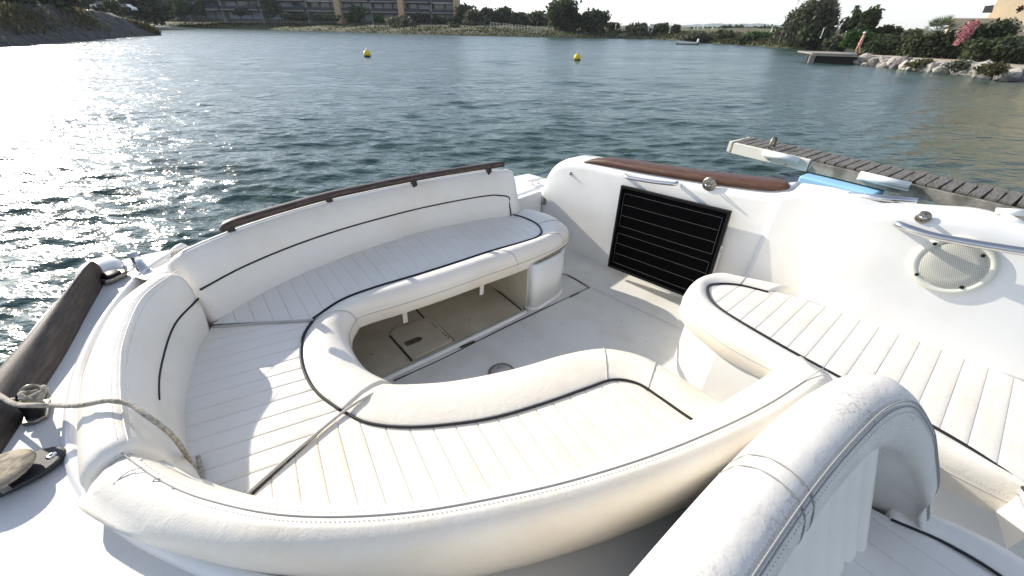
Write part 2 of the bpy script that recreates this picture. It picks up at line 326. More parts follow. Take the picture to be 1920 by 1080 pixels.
# --- stern coaming behind the far backrest
ft = cr(far_top, 6); fo = outward(None, None, ft)
ft2 = np.concatenate([[ft[0] - (ft[1] - ft[0]) * 2.0], ft]); fo2 = np.concatenate([[fo[0]], fo])
def off(C, O, d, z): r = C + O * d; r = r.copy(); r[:, 2] = z + S; return r
loft('stern_coaming', [off(ft2, fo2, .0, .02), off(ft2, fo2, .06, .55), off(ft2, fo2, .07, .67), off(ft2, fo2, .09, .685), off(ft2, fo2, .17, .685), off(ft2, fo2, .20, .665), off(ft2, fo2, .215, .60), off(ft2, fo2, .20, .1), off(ft2, fo2, .12, -.8), off(ft2, fo2, .0, -1.2)], M['gel'], boat)
# --- side deck with lip
lip = cr(bp([(352, 462, .66), (300, 487, .66), (250, 525, .66), (192, 595, .66), (148, 675, .66), (126, 745, .66), (118, 810, .66), (124, 880, .66), (165, 950, .66), (240, 1012, .66), (330, 1060, .66), (440, 1105, .66), (620, 1160, .66)]), 6)
outer = cr([uvz(*p, .66) for p in [(.13, -2.44), (-.06, -2.52), (-.26, -2.50), (-.42, -2.26), (-.52, -1.95), (-.58, -1.65), (-.63, -1.38), (-.68, -1.1), (-.73, -.85), (-.78, -.55), (-.82, -.3), (-.86, 0), (-.9, .4)]], 6)
inw = lip - outer; inw[:, 2] = 0; inw /= np.linalg.norm(inw, axis=1)[:, None]
def dl(C, d, z): r = C + inw * d; r[:, 2] = z + S; return r
loft('hull_side', [dl(outer, -.03, .60), dl(outer, -.05, .1), dl(outer, .05, -.6), dl(outer, .2, -1.2)], M['gel'], boat)
loft('gunwale', [dl(outer, -.03, .60), dl(outer, -.022, .64), dl(outer, 0, .66), dl(outer, .05, .662)], M['gel'], boat)
loft('side_deck', [dl(outer, .05, .662), .67 * dl(outer, .05, .662) + .33 * dl(lip, -.002, .661), .33 * dl(outer, .05, .662) + .67 * dl(lip, -.002, .661), dl(lip, -.002, .661)], M['deck'], boat)
loft('deck_lip', [dl(lip, -.002, .661), dl(lip, .004, .672), dl(lip, .018, .680), dl(lip, .032, .678), dl(lip, .042, .668), dl(lip, .046, .64), dl(lip, .05, .3), dl(lip, .05, 0)], M['gel'], boat)
# round moulding at the foredeck edge (lower left)
c0 = b(95, 1275, .66)
lathe('deck_moulding', [(.155, 0), (.15, .02), (.135, .032), (.115, .03), (.10, .012), (.095, .004), (0, .004)], c0, M['gel'], boat, sides=40)

# --- cockpit sole
sole = prism('sole', [uvz(*p, -.03) for p in [(-.6, -.3), (-.45, -1.6), (-.1, -2.15), (.6, -2.3), (1.4, -2.3), (2.6, -2.25), (2.62, 1.9), (-.7, 1.9)]], (0, 0, .03), M['gel'], boat)
prism('sole_panel', [b(*p, .001) for p in [(742, 716), (1104, 541), (1290, 628), (1320, 900), (700, 900)]], (0, 0, .006), M['sole'], boat)
prism('sole_margin', [b(*p, .001) for p in [(1108, 539), (1062, 513), (1054, 470), (1150, 500), (1420, 620), (1294, 625)]], (0, 0, .005), M['sole'], boat)
prism('sole_margin', [b(*p, .001) for p in [(1101, 539), (1057, 515), (1030, 520), (985, 590)]], (0, 0, .004), M['sole'], boat)
for nm, pts in (('hatch_groove', [(738, 714), (840, 668), (960, 607), (1105, 540)]), ('hatch_groove', [(1105, 540), (1080, 524), (1056, 513)]), ('hatch_groove', [(1056, 513), (1046, 522)]), ('hatch_groove', [(1105, 540), (1200, 583), (1290, 626)])):
    w = .0022 if pts[-1][0] == 1290 else .0055
    tube(nm, even(cr([b(*p, .006) for p in pts], 4), 16), w, M['groove'] if w > .003 else M['seam'], boat, 6, .4)
for p, q in (((863, 651), (890, 640)), ((1068, 557), (1085, 549))):
    tube('groove_latch', [b(*p, .008), b(*q, .008)], .007, M['groove'], boat, 6, .4)
for p in [(1044, 580), (1053, 607), (1098, 511), (1195, 558), (1240, 547), (920, 580), (1165, 602), (980, 640), (1130, 590), (1210, 640)]:
    lathe('sole_speck', [(.004, 0), (.003, .002)], b(*p, .006), M['groove'], boat, sides=6)
# sill, locker floor and hatch lid under the far seat
sillc = [(700, 722), (740, 702), (850, 650), (986, 584)]
tube('sill', even(cr([b(p[0], p[1] + 1, .012) for p in sillc], 4), 24), .016, M['gel'], boat, 10, .9)
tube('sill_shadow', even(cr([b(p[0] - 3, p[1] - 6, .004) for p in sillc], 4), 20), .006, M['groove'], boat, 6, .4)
prism('locker_floor', [b(*p, .002) for p in [(690, 724), (984, 583), (908, 522), (800, 440), (560, 560), (600, 640)]], (0, 0, .006), M['locker'], boat)
tube('locker_groove', [b(903, 521, .01), b(978, 581, .01)], .007, M['groove'], boat, 6, .5)
tube('locker_groove', [b(770, 569, .01), b(796, 597, .01)], .005, M['groove'], boat, 6, .5)
lid = prism('locker_hatch', [b(*p, .009) for p in [(736, 620), (800, 596), (812, 600), (851, 640), (775, 677), (731, 629)]], (0, 0, .012), M['locker'], boat, .006)
tube('hatch_gap', [b(731, 629, .010), b(772, 677, .010)], .006, M['groove'], lid, 6, .5)
tube('hatch_gap', [b(812, 600, .010), b(852, 639, .010)], .004, M['groove'], lid, 6, .5)
lc = b(776, 640, .0215); la = unit2(b(792, 632, .02) - b(758, 646, .02)); lb = np.array((-la[1], la[0], 0))
bev(prism('latch', [lc + la * x + lb * y for x, y in [(-.052, -.022), (.035, -.022), (.052, -.01), (.052, .01), (.035, .022), (-.052, .022)]], (0, 0, .004), M['steel_old'], lid), .002)
for t in (.06, .16, .26, .62, .74, .86):
    lathe('hinge_screw', [(.005, 0), (.004, .004), (0, .004)], b(808 + 38 * t, 604 + 34 * t, .022), M['groove'], lid, sides=8)
for p in [(697, 664), (880, 600), (946, 563), (907, 540)]:
    lathe('locker_speck', [(.005, 0), (.004, .002)], b(*p, .008), M['groove'], boat, sides=6)
# seat base: end bulkhead and pillar, front panel at the left of the opening
def wall_loft(name, plan, z0, z1, mt, parent, th=.02):
    C = cr(plan, 5); T = np.gradient(C, axis=0); Nn = np.stack([-T[:, 1], T[:, 0], 0 * T[:, 0]], 1); Nn /= np.linalg.norm(Nn, axis=1)[:, None]
    def r(d, z): q = C + Nn * d; q[:, 2] = z + S; return q
    return loft(name, [r(0, z0), r(0, z1), r(th, z1), r(th, z0)], mt, parent, closed=True, caps=True)
pl = [uvz(*p, 0) for p in [(1.64, -1.50), (1.645, -1.455), (1.69, -1.434), (1.78, -1.432), (1.90, -1.436), (1.975, -1.465), (2.012, -1.54), (2.02, -1.75), (2.02, -2.15)]]
wall_loft('seat_pillar', pl, .0, .355, M['gel'], boat, .025)
prism('locker_end', [uvz(*p) for p in [(1.63, -2.2, .0), (1.63, -1.49, 0), (1.63, -1.49, .355), (1.63, -2.2, .355)]], UD * .02, M['beige'], boat)  # beige inner wall; shade under the seat is put into its dimmer colour
tube('pillar_fillet', even(np.array([p + ZD * .012 for p in cr(pl, 5)]), 40), .02, M['gel'], boat, 8, .7)
pl2 = [b(684, 614, .33), b(680, 640, .33), b(690, 672, .33), b(715, 700, .33), b(760, 712, .33)]
base_in = cr([uvz(*p, 0) for p in [(.47, -1.72), (.41, -1.55), (.38, -1.40), (.41, -1.25), (.48, -1.08), (.56, -.92), (.72, -.80), (.92, -.70), (1.10, -.62), (1.18, -.48), (1.2, -.3)]], 5)
wall_loft('seat_base', base_in[::5], .0, .36, M['gel'], boat, .02)
for (px, py, qx, qy) in ((903, 527, 897, 562), (757, 578, 752, 606)):
    p = b(px, py, .33); a = unit2(VD * .3 + UD)
    box('strap', p - ZD * .05, .026, .003, .11, M['vinyl'], boat, a, np.cross(ZD, a), ZD + VD * .12)
# table socket in the sole
ts = b(941, 700, .007)
sock = lathe('table_socket', [(.078, 0), (.078, .004), (.07, .007), (.062, .006)], ts, M['steel_old'], boat, sides=40)
lathe('socket_plate', [(.062, .004), (.06, .008), (0, .009)], ts, M['alu'], sock, sides=32)
for k in range(4): lathe('socket_screw', [(.004, 0), (.003, .002), (0, .002)], ts + np.array((.045 * math.cos(k * 1.57 + .5), .045 * math.sin(k * 1.57 + .5), .0085)), M['groove'], sock, sides=8)
# gate and aft corner platform
gate = prism('transom_gate', [uvz(*p) for p in [(2.02, -2.16, .03), (2.505, -2.16, .03), (2.505, -2.16, .455), (2.02, -2.16, .455)]], -VD * .05, M['gel'], boat, .006)
prism('aft_platform', [uvz(*p, -.6) for p in [(1.95, -2.225), (2.83, -2.225), (2.80, -2.60), (2.5, -2.66), (1.95, -2.62)]], (0, 0, 1.05), M['gel'], boat, .03)
hp = onu(1020, 378, 2.512); hinge = box('hinge', hp, .03, .004, .05, M['steel_old'], boat, VD, UD, ZD)
tube('hinge_pin', [hp - ZD * .026 - VD * .016, hp + ZD * .026 - VD * .016], .006, M['steel'], hinge, 8)
for dz in (-.015, .015): lathe('hinge_screw', [(.004, 0), (.003, .002), (0, .002)], hp + VD * .006 + ZD * dz - UD * .003, M['groove'], hinge, -UD, 8)
# --- port coaming wall
hv = []
for px, py in [(1018, 372), (1020, 352), (1026, 333), (1038, 313), (1060, 299), (1097, 300), (1200, 320), (1300, 336), (1370, 346), (1440, 354), (1482, 352)]:
    q = touv(onu(px, py, 2.55)); hv.append((q[1], q[2]))
hv = [(-2.60, .43), (-2.36, .43)] + hv[1:]
hv = [hv[0], hv[1]] + [h for h in hv[2:]]
HC = cr([np.array((v, h, 0)) for v, h in hv] , 5)
def cw(u, f): return np.array([uvz(u, p[0], f(p[1])) for p in HC])
loft('port_coaming', [cw(2.535, lambda h: 0), cw(2.525, lambda h: h * .5), cw(2.52, lambda h: h - .07), cw(2.528, lambda h: h - .03), cw(2.55, lambda h: h - .006), cw(2.60, lambda h: h), cw(2.72, lambda h: h - .004), cw(2.78, lambda h: h - .03), cw(2.82, lambda h: h - .12), cw(2.84, lambda h: -.1), cw(2.75, lambda h: -.7), cw(2.6, lambda h: -1.2)], M['gel'], boat, caps=True)
# teak cap
low = [(1097, 302), (1150, 311), (1200, 320), (1300, 336), (1370, 346), (1440, 354), (1481, 351)]
tk = cr([touv(onu(px, py, 2.55)) for px, py in low], 6)
hts = np.interp(np.linspace(0, 1, len(tk)), [0, .04, .12, .85, .96, 1], [.008, .03, .045, .045, .03, .008])
tw = np.interp(np.linspace(0, 1, len(tk)), [0, .05, .2, .85, 1], [.05, .10, .15, .15, .03])
def tr(du, dh): return np.array([uvz(2.535 + w * du, p[1], p[2] - .008 + hh * dh) for p, w, hh in zip(tk, tw, hts)])
loft('teak_cap', [tr(0, 0), tr(-.03, .3), tr(.0, .75), tr(.08, .97), tr(.3, 1.05), tr(.7, 1.05), tr(.92, .95), tr(1, .6), tr(1, 0)], M['teak_red'], boat, closed=True, caps=True)
# forward block and helm bulkhead with the speaker
blk = [touv(onu(px, py, 2.70)) for px, py in [(1478, 352), (1506, 344), (1560, 352), (1600, 361)]]
pts = [uvz(2.5, p[1], p[2]) for p in blk] + [uvz(2.5, .05, .93), uvz(2.5, .05, .0), uvz(2.5, -.47, .0)]
prism('helm_block', pts, UD * .24, M['gel'], boat, .03)
outl = [(-.13, .30), (-.15, .48), (-.205, .70), (-.20, .84), (-.165, .91), (-.09, .965), (.02, 1.005), (.12, 1.03), (.23, 1.055), (.30, 1.06), (.45, 1.035), (.9, 1.0), (.95, .3)]
oc = cr([np.array((p[0], p[1], 0)) for p in outl[:10]], 4); oc = np.concatenate([oc, [np.array((*p, 0)) for p in outl[10:]]])
def wu(z): return 2.235 + .13 * (z - .5)
cenv = np.array((.35, .68, 0))
def rg(du, ins):
    q = oc - cenv; q = oc - ins * q / (np.linalg.norm(q, axis=1)[:, None]); return np.array([uvz(wu(p[1]) + du, p[0], p[1]) for p in q])
rows = [rg(.0, .30), rg(.0, .06), rg(.006, .03), rg(.022, .010), rg(.045, .0), rg(.30, .05)]
rows = [np.concatenate([r, r[:1]]) for r in rows]
V, Fc = loft_data(rows); n0 = len(rows[0]); Fc.append(list(range(n0 - 1))); fixn(mk('helm_bulkhead', V, Fc, M['gel'], boat))
prism('bulkhead_cap', [uvz(2.5, -.12, .84), uvz(2.5, .0, .90), uvz(2.5, .23, .955), uvz(2.5, .95, .94), uvz(2.5, .95, .2), uvz(2.5, -.12, .2)], UD * .3, M['gel'], boat, .03)
ux = np.array((0, 0, 1)) ; nrm = -(UD - ZD * .13); nrm /= np.linalg.norm(nrm)
def on_wall(px, py, lift=0.):
    d = np.array(ray(px, py)); O = np.array((0, 0, H)); p0 = uvz(2.235, 0, .5); t = np.dot(p0 - O, nrm) / np.dot(d, nrm); return O + d * t + nrm * lift
sc = on_wall(1785, 497)
e1 = VD; e2 = np.cross(nrm, e1); e2 /= np.linalg.norm(e2)
rad_s = .585 * np.linalg.norm(on_wall(1713, 492) - on_wall(1856, 500))
spk = lathe('speaker', [(rad_s, -.002), (rad_s, .008), (rad_s * .97, .014), (rad_s * .84, .016), (rad_s * .80, .010)], sc, M['plastic'], boat, nrm, 48)
spg = lathe('speaker_grille', [(rad_s * .80, .008), (rad_s * .78, .013), (rad_s * .5, .0165), (0, .018)], sc, M['grille'], spk, nrm, 40)
# perforations: small dark dots on the grille
dots = []; step = rad_s * .05
for i in range(-17, 18):
    for j in range(-17, 18):
        x = (i + .5 * (j % 2)) * step; y = j * step * .87; r = math.hypot(x, y)
        if r < rad_s * .76:
            h = .0182 - .005 * (r / (rad_s * .78)) ** 2 + .0004
            c = sc + e1 * x + e2 * y + nrm * h; rr = step * .27
            dots.append(([c + e1 * rr * math.cos(k * 1.047) + e2 * rr * math.sin(k * 1.047) for k in range(6)], [list(range(6))]))
stuff(fixn(mk('grille_holes', *join(dots), mat('hole', (.16, .155, .13), .9), spk, False)))
for px, py in [(1753, 456), (1843, 478), (1719, 513), (1803, 537)]:
    q = on_wall(px, py, .015); lathe('speaker_screw', [(.007, 0), (.006, .003), (0, .002)], q, M['black'], spk, nrm, 10)
# handrail by the speaker, pad eyes, grab bars
def handrail(name, P, r, mt, feet=True, lift_dir=None, par=boat):
    o = tube(name, even(cr(P, 8), 40), r, mt, par, 12); return o
hr = [on_wall(1684, 420, .0), on_wall(1684, 417, .045), on_wall(1692, 419, .062), on_wall(1740, 434, .07), on_wall(1800, 446, .07), on_wall(1860, 456, .07), on_wall(1935, 467, .068), on_wall(2040, 480, .05), on_wall(2050, 490, 0)]
handrail('handrail', hr, .0155, M['steel'])
def padeye(px, py, nr, on, r=.026):
    c = on(px, py); o = lathe('pad_eye', [(r, 0), (r, .003), (r * .8, .006), (0, .007)], c, M['steel_old'], boat, nr, 20)
    th = np.linspace(-.3, math.pi + .3, 14); a = np.cross(nr, ZD); a /= np.linalg.norm(a)
    tube('eye_ring', [c + a * math.cos(t) * r * .42 + nr * (math.sin(t) * r * .8 + .004) for t in th], .0042, M['steel'], o, 8)
    for s in (-1, 1): lathe('screw', [(.004, .005), (.003, .008), (0, .008)], c + ZD * 0 + np.cross(nr, a) * s * r * .6, M['groove'], o, nr, 8)
    return o
padeye(1731, 407, nrm, lambda x, y: on_wall(x, y, 0))
padeye(1330, 345, -UD, lambda x, y: onu(x, y, 2.52), .042)
padeye(1070, 325, -UD, lambda x, y: onu(x, y, 2.521), .014)
P = [onu(1172, 329, 2.52), onu(1174, 331, 2.485), onu(1182, 334, 2.475), onu(1225, 341, 2.47), onu(1262, 345, 2.475), onu(1268, 344, 2.485), onu(1269, 343, 2.52)]
handrail('grab_bar', P, .0125, M['steel'])
tube('stern_rail', [onu(1590, 366, 2.66), onu(1720, 378, 2.66)], .017, M['steel'], boat, 12)
tube('windscreen_frame', [onu(1866, 396, 2.42), onu(1925, 399, 2.42)], .014, M['white'], boat, 8)
tube('windscreen_frame', [onu(1880, 402, 2.40), onu(1930, 425, 2.40)], .010, M['white'], boat, 8)
# --- stern teak rail on blocks
frl = bp([(411, 431, .83), (430, 421, .845), (470, 408, .85), (540, 388, .85), (620, 366, .85), (700, 349, .85), (780, 333, .85), (860, 320, .85), (930, 309, .85), (946, 308, .845)])
fr = cr(frl, 5); frn = outward(None, None, fr); rr_ = np.interp(np.linspace(0, 1, len(fr)), [0, .02, .06, .96, .99, 1], [.3, .7, 1, 1, .8, .4])
def fl(d, z): return fr + frn * (d * rr_)[:, None] + ZD * (z * rr_)[:, None]
loft('teak_rail', [fl(-.022, -.012), fl(-.024, .004), fl(-.016, .017), fl(0.012, .017), fl(.034, .012), fl(.04, 0), fl(.035, -.010), fl(.005, -.016)], M['teak_dark'], boat, closed=True, caps=True)
for px, py in [(448, 423), (626, 371), (779, 340), (915, 317)]:
    q = b(px, py, .80); box('rail_block', q + ZD * -.035 + unit2(q - uvz(1, -1.3, 0)) * .055, .035, .03, .10, M['rubber'], boat, unit2(frn[20] * 0 + UD), VD, ZD, .005)
# --- left teak strake on the side deck
wl_ = bp([(182, 489, .76), (160, 505, .76), (120, 552, .75), (70, 612, .74), (10, 678, .73), (-60, 752, .72), (-160, 850, .72)])
wr_ = bp([(190, 506, .70), (184, 530, .69), (160, 580, .68), (118, 660, .675), (62, 752, .67), (-10, 860, .67), (-80, 960, .67)])
A = cr(wl_, 6); Bq = cr(wr_, 6)
endf = np.interp(np.linspace(0, 1, len(A)), [0, .01, .03, .07, 1], [.25, .55, .8, 1, 1])[:, None]
def wm(t, z): m_ = (A + Bq) / 2; q = A * (1 - t) + Bq * t; q = q.copy(); q[:, 2] += z; m_ = m_.copy(); m_[:, 2] -= .02; return m_ + (q - m_) * endf
wob = [(.0, -.05), (-.04, -.03), (-.02, -.006), (.10, .016), (.28, .030), (.48, .034), (.68, .030), (.86, .016), (.98, -.002), (1.02, -.022), (.98, -.045)]
loft('teak_strake', [wm(t, z) for t, z in wob], M['teak_grey'], boat, closed=True, caps=True)
# corner dome with pad eye
dc = b(214, 508, .665)
dm = lathe('corner_dome', [(.085, -.01), (.082, .015), (.068, .034), (.044, .047), (.02, .051), (0, .052)], dc + uvz(-.04, -.04, 0) - uvz(0, 0, 0), M['gel'], boat, sides=32)
pe = b(233, 505, .70); nn = unit2(UD * .9 - VD * .1 - UD * 0)
pe_o = lathe('pad_eye', [(.02, 0), (.018, .004), (0, .006)], pe, M['steel_old'], boat, nn, 16)
tube('eye_ring', [pe + nn * (.004 + .03 * math.sin(t)) + ZD * (.016 * math.cos(t)) for t in np.linspace(0, math.pi, 12)], .0035, M['steel'], pe_o, 8)
# deck filler and chrome fairlead
fc = b(214, 523, .665); fa = unit2(UD * .8 - VD * .6); fb = np.cross(ZD, fa)
fil = bev(prism('deck_filler', [fc + fa * x + fb * y for x, y in [(-.05, -.02), (-.03, -.034), (.03, -.034), (.05, -.02), (.05, .02), (.03, .034), (-.03, .034), (-.05, .02)]], (0, 0, .022), M['steel_old'], boat), .006)
lathe('filler_cap', [(.034, .022), (.034, .028), (.03, .032), (0, .032)], fc, M['black'], fil, sides=20)
gc = b(268, 506, .665); ga = unit2(VD + UD * .15); gb = np.cross(ZD, ga)
fl_o = bev(prism('fairlead', [gc + ga * x + gb * y for x, y in [(-.05, -.028), (.05, -.03), (.055, 0), (.05, .03), (-.05, .028)]], (0, 0, .008), M['steel'], boat), .003)
loft('fairlead_horn', [[gc + ga * x * s + gb * y * s + ZD * z + ga * k for x, y in [(-.034, -.022), (.034, -.022), (.034, .022), (-.034, .022), (-.034, -.022)]] for s, z, k in [(1.0, .008, 0), (.85, .03, -.005), (.7, .045, -.012), (.78, .062, -.02), (.9, .07, -.028)]], M['steel'], fl_o)
# stern mooring cleat on the aft platform
def cleat(name, c, ax, L_, mt, parent):
    ax = unit2(ax); o = tube(name, [c + ax * x * L_ + ZD * z for x, z in [(-.5, .034), (-.42, .04), (-.2, .036), (0, .034), (.2, .036), (.42, .04), (.5, .034)]], [.004, .007, .009, .010, .009, .007, .004], mt, parent, 8)
    for s in (-.16, .16): lathe('cleat_foot', [(.014, 0), (.012, .004), (.008, .014), (.008, .032)], c + ax * s * L_, mt, o, sides=12)
    return o
cleat('cleat', b(1003, 345, .45), UD + VD * .2, .19, M['alu'], boat)
# cleat at the left with rope round it
cb = b(72, 775, .665); ca = unit2(VD - UD * .1)
clt = bev(prism('rope_cleat', [cb + ca * x + np.cross(ZD, ca) * y for x, y in [(-.04, -.026), (.04, -.026), (.05, 0), (.04, .026), (-.04, .026), (-.05, 0)]], (0, 0, .012), M['steel_old'], boat), .003)
loft('cleat_post', [[cb + ca * x * s + np.cross(ZD, ca) * y * s + ZD * z for x, y in [(-.03, -.018), (.03, -.018), (.03, .018), (-.03, .018), (-.03, -.018)]] for s, z in [(1, .01), (.8, .03), (.75, .06), (.9, .07)]], M['black'], clt, caps=False)
tube('cleat_ring', [cb + ZD * (.075 + .024 * math.sin(t)) + ca * 0.0 + UD * (.022 + .020 * math.cos(t)) for t in np.linspace(0, 6.28, 18)], .0045, M['steel_old'], clt, 8)
# rubber deck fitting with a weathered round cap
kc = b(42, 890, .668); ka = unit2(b(105, 855, .668) - b(0, 905, .668)); kb = np.cross(ZD, ka)
lo_ = [kc + ka * (.075 * math.copysign(abs(math.cos(t)) ** .8, math.cos(t)) * (1.15)) + kb * .052 * math.sin(t) for t in np.linspace(0, 2 * math.pi, 32)[:-1]]
fit = bev(prism('deck_fitting', lo_, (0, 0, .016), M['rubber'], boat), .006)
lathe('fitting_neck', [(.044, .012), (.042, .03), (.047, .04)], kc - ka * .025, M['rubber'], fit, sides=24)
lathe('fitting_cap', [(.058, .034), (.063, .038), (.061, .043), (.03, .0435), (0, .044)], kc - ka * .02, M['capwood'], fit, sides=28)
box('fitting_tab', kc - ka * .02 - kb * .047 + ZD * .022, .018, .014, .02, M['steel_old'], fit, ka, kb, ZD, .002)
lathe('fitting_screw', [(.012, .014), (.010, .018), (.004, .018), (.003, .016), (0, .016)], kc + ka * .06, M['steel'], fit, sides=16)

# ================================================================== UPHOLSTERY
def channels(parent, poly, ang, width, z, mt, lo=None, hi=None, h=.0028, name='channel', phase=0.):
    P = np.array([touv(p)[:2] for p in poly]); d = np.array((math.cos(ang), math.sin(ang))); n = np.array((-d[1], d[0]))
    s = P @ n; t = P @ d; s0, s1 = s.min() + phase, s.max(); k = 0; edges = [s.min()] + list(np.arange(s0 + width * (1 if phase == 0 else 0), s1 - width * .15, width)) + [s1]
    def span(sv):
        hits = []
        for i in range(len(P)):
            j = (i + 1) % len(P)
            if (s[i] - sv) * (s[j] - sv) < 0: f = (sv - s[i]) / (s[j] - s[i]); hits.append(t[i] + f * (t[j] - t[i]))
        hits.sort()
        if len(hits) < 2: return None
        prs = [(hits[i], hits[i + 1]) for i in range(0, len(hits) - 1, 2)]; return max(prs, key=lambda q: q[1] - q[0])
    for a, c in zip(edges[:-1], edges[1:]):
        if c - a < .004: continue
        w = c - a; frs = [.004, .02, .05, .075, .3, .5, .7, .925, .95, .98, .996]
        if a == edges[0]: frs = [.12] + frs[4:]
        if c == edges[-1]: frs = frs[:7] + [.9]
        prof = lambda f: h * (min(1, (min(f, 1 - f) * w / .005)) ** .6) - h
        rows = []
        for f in frs:
            sp = span(a + f * w)
            if sp is None: continue
            tt = np.linspace(sp[0], sp[1], 13); rows.append([uvz(*(d * q + n * (a + f * w)), z + prof(f)) for q in tt])
        if len(rows) < 2: continue
        first = [r - ZD * .02 for r in rows[0]]; last = [r - ZD * .02 for r in rows[-1]]
        loft(name, [first] + rows + [last], mt, parent); k += 1
    return edges, span, d, n
def stitch(name, C, mt, parent, dash=.006, gap=.004, w=.0011):
    C = np.asarray(C); L_ = np.linalg.norm(np.diff(C, axis=0), axis=1).sum(); n = int(L_ / (dash + gap)); E_ = even(C, n * 2 + 1); parts = []
    for i in range(0, 2 * n, 2):
        p, q = E_[i], E_[i] + (E_[i + 1] - E_[i]) * (2 * dash / (dash + gap) * .5) * 1.2; m_ = (p + q) / 2; a = q - p; l = np.linalg.norm(a)
        if l < 1e-6: continue
        a /= l; c = np.cross(a, ZD); c /= (np.linalg.norm(c) + 1e-9); parts.append(box_data(m_, l, w, w, a, c, np.cross(c, a)))
    return stuff(mk(name, *join(parts), mt, parent, False))
def seat(label, pipe, outer_, back, ang, zt, mt, extra=None, width=.072, drop=.125, phase=0., seams=(), grp='settee seat cushions', piping=True):
    t = thing('seat_cushion', label, 'cushion', tuple(np.mean(pipe, axis=0) - ZD * drop), grp)
    Pq = cr(pipe, 8); Oq = cr(outer_, 8)
    def row(f, z): q = Pq * (1 - f) + Oq * f; q = q.copy(); q[:, 2] = z + S; return q
    prof = [(-.01, zt - .02), (0.0, zt - .004), (.06, zt + .001), (.2, zt + .009), (.42, zt + .018), (.62, zt + .016), (.8, zt + .003), (.92, zt - .022), (.985, zt - .052), (1.0, zt - .075), (.995, zt - .105), (.97, zt - drop), (.6, zt - drop), (0, zt - drop)]
    body = loft('bolster', [row(f, z) for f, z in prof], mt, t, caps=True)
    poly = np.concatenate([Pq, cr(back, 6)[::-1]])
    und = poly.copy(); und[:, 2] = zt - .03 + S
    prism('foam_base', und, (0, 0, -(drop - .03)), mt, t)
    channels(t, poly, ang, width, zt, mt, phase=phase)
    if piping: tube('piping', row(.0, zt + .003), .0055, M['piping'], t, 8)
    sm = row(1.004, zt - .068); tube('seam', sm, .0016, M['seam'], t, 6)
    loft('apron', [row(1.006, zt - .072), row(1.01, zt - .085), row(1.006, zt - drop - .002), row(.98, zt - drop - .006)], M['vinyl_warm'], t)
    up = row(.975, zt - .046); stitch('stitching', up + 0, M['seam'], t)
    for i in seams:
        q = np.array([row(f, z + .0006)[i] for f, z in prof[1:12]]); tube('cross_seam', cr(q, 3), .0022, M['seam'], t, 6)
    return t, row, prof
# far seat along the stern
f_pipe = bp([(587, 598, ZS), (640, 563, ZS), (700, 540, ZS), (780, 516, ZS), (850, 494, ZS), (920, 471, ZS), (980, 454, ZS), (1008, 444, ZS), (1015, 433, ZS), (1006, 420, ZS), (984, 409, ZS), (962, 403, ZS)])
f_out = bp([(668, 614, .34), (700, 602, .34), (760, 584, .34), (840, 557, .34), (910, 531, .34), (970, 509, .34), (1028, 485, .34), (1056, 466, .35), (1067, 440, .40), (1062, 420, .44), (1040, 404, .45), (1003, 394, .45)])
farseat, frow, fprof = seat('grey white seat cushion of fluted vinyl below the teak stern rail', f_pipe, f_out, [p + fo[0] * .0 for p in far_base], R(97), ZS, M['vinyl'], phase=.02, seams=(40, 56, 72))
wp = np.array([frow(1.0 + .018, z)[44:62] for z in (.372, .362, .352, .342)]); 
fade_ = np.sin(np.linspace(0.05, math.pi - .05, wp.shape[1])) ** .6
mid = wp.mean(axis=0); wp2 = mid[None] + (wp - mid[None]) * fade_[None, :, None] * 1.1
loft('worn_patch', list(wp2), M['worn'], farseat)
# corner seat
c_pipe = bp([(587, 601, ZS), (570, 628, ZS), (564, 662, ZS), (571, 698, ZS), (594, 736, ZS), (641, 772, ZS)])
c_out = bp([(668, 597, .40), (655, 622, .40), (659, 652, .40), (678, 684, .40), (703, 706, .40), (737, 722, .40)])
c_back = [b(398, 612, ZS), b(365, 660, ZS), b(343, 740, ZS), b(340, 800, ZS), b(350, 850, ZS), b(400, 925, ZS), b(463, 930, ZS)]
cornerseat, crow, cprof = seat('corner seat cushion half in shade between the two settee arms', c_pipe, c_out, c_back, R(19), ZS, M['vinyl'], phase=.03)
# near seat
n_pipe = bp([(643, 772, ZS), (690, 794, ZS), (765, 802, ZS), (860, 795, ZS), (940, 781, ZS), (1030, 754, ZS), (1100, 729, ZS), (1150, 713, ZS), (1195, 720, ZS), (1235, 745, ZS), (1290, 783, ZS), (1350, 820, ZS)])
n_out = bp([(739, 722, .42), (780, 720, .42), (850, 714, .42), (930, 699, .42), (990, 684, .42), (1050, 666, .42), (1100, 656, .42), (1140, 655, .42), (1200, 669, .42), (1260, 700, .42), (1340, 750, .42), (1420, 800, .42)])
n_back = bp([(468, 935, ZS), (540, 960, ZS), (650, 975, ZS), (800, 975, ZS), (1000, 935, ZS), (1150, 885, ZS), (1300, 810, ZS), (1370, 790, ZS)])
nearseat, nrow, nprof = seat('sunlit cream seat cushion inside the long curved near backrest', n_pipe, n_out, n_back, R(104), ZS, M['vinyl_warm'], phase=.01, seams=(54, 68))
# welt between corner and near seat, and corner and far seat
tube('welt', cr(bp([(459, 930, .465), (540, 858, .468), (640, 775, .47), (690, 743, .478), (735, 722, .44)]), 6), .0055, M['seam'], nearseat, 8)
tube('welt', cr(bp([(400, 613, .463), (490, 606, .465), (587, 600, .467)]), 6), .006, M['seam'], cornerseat, 8)

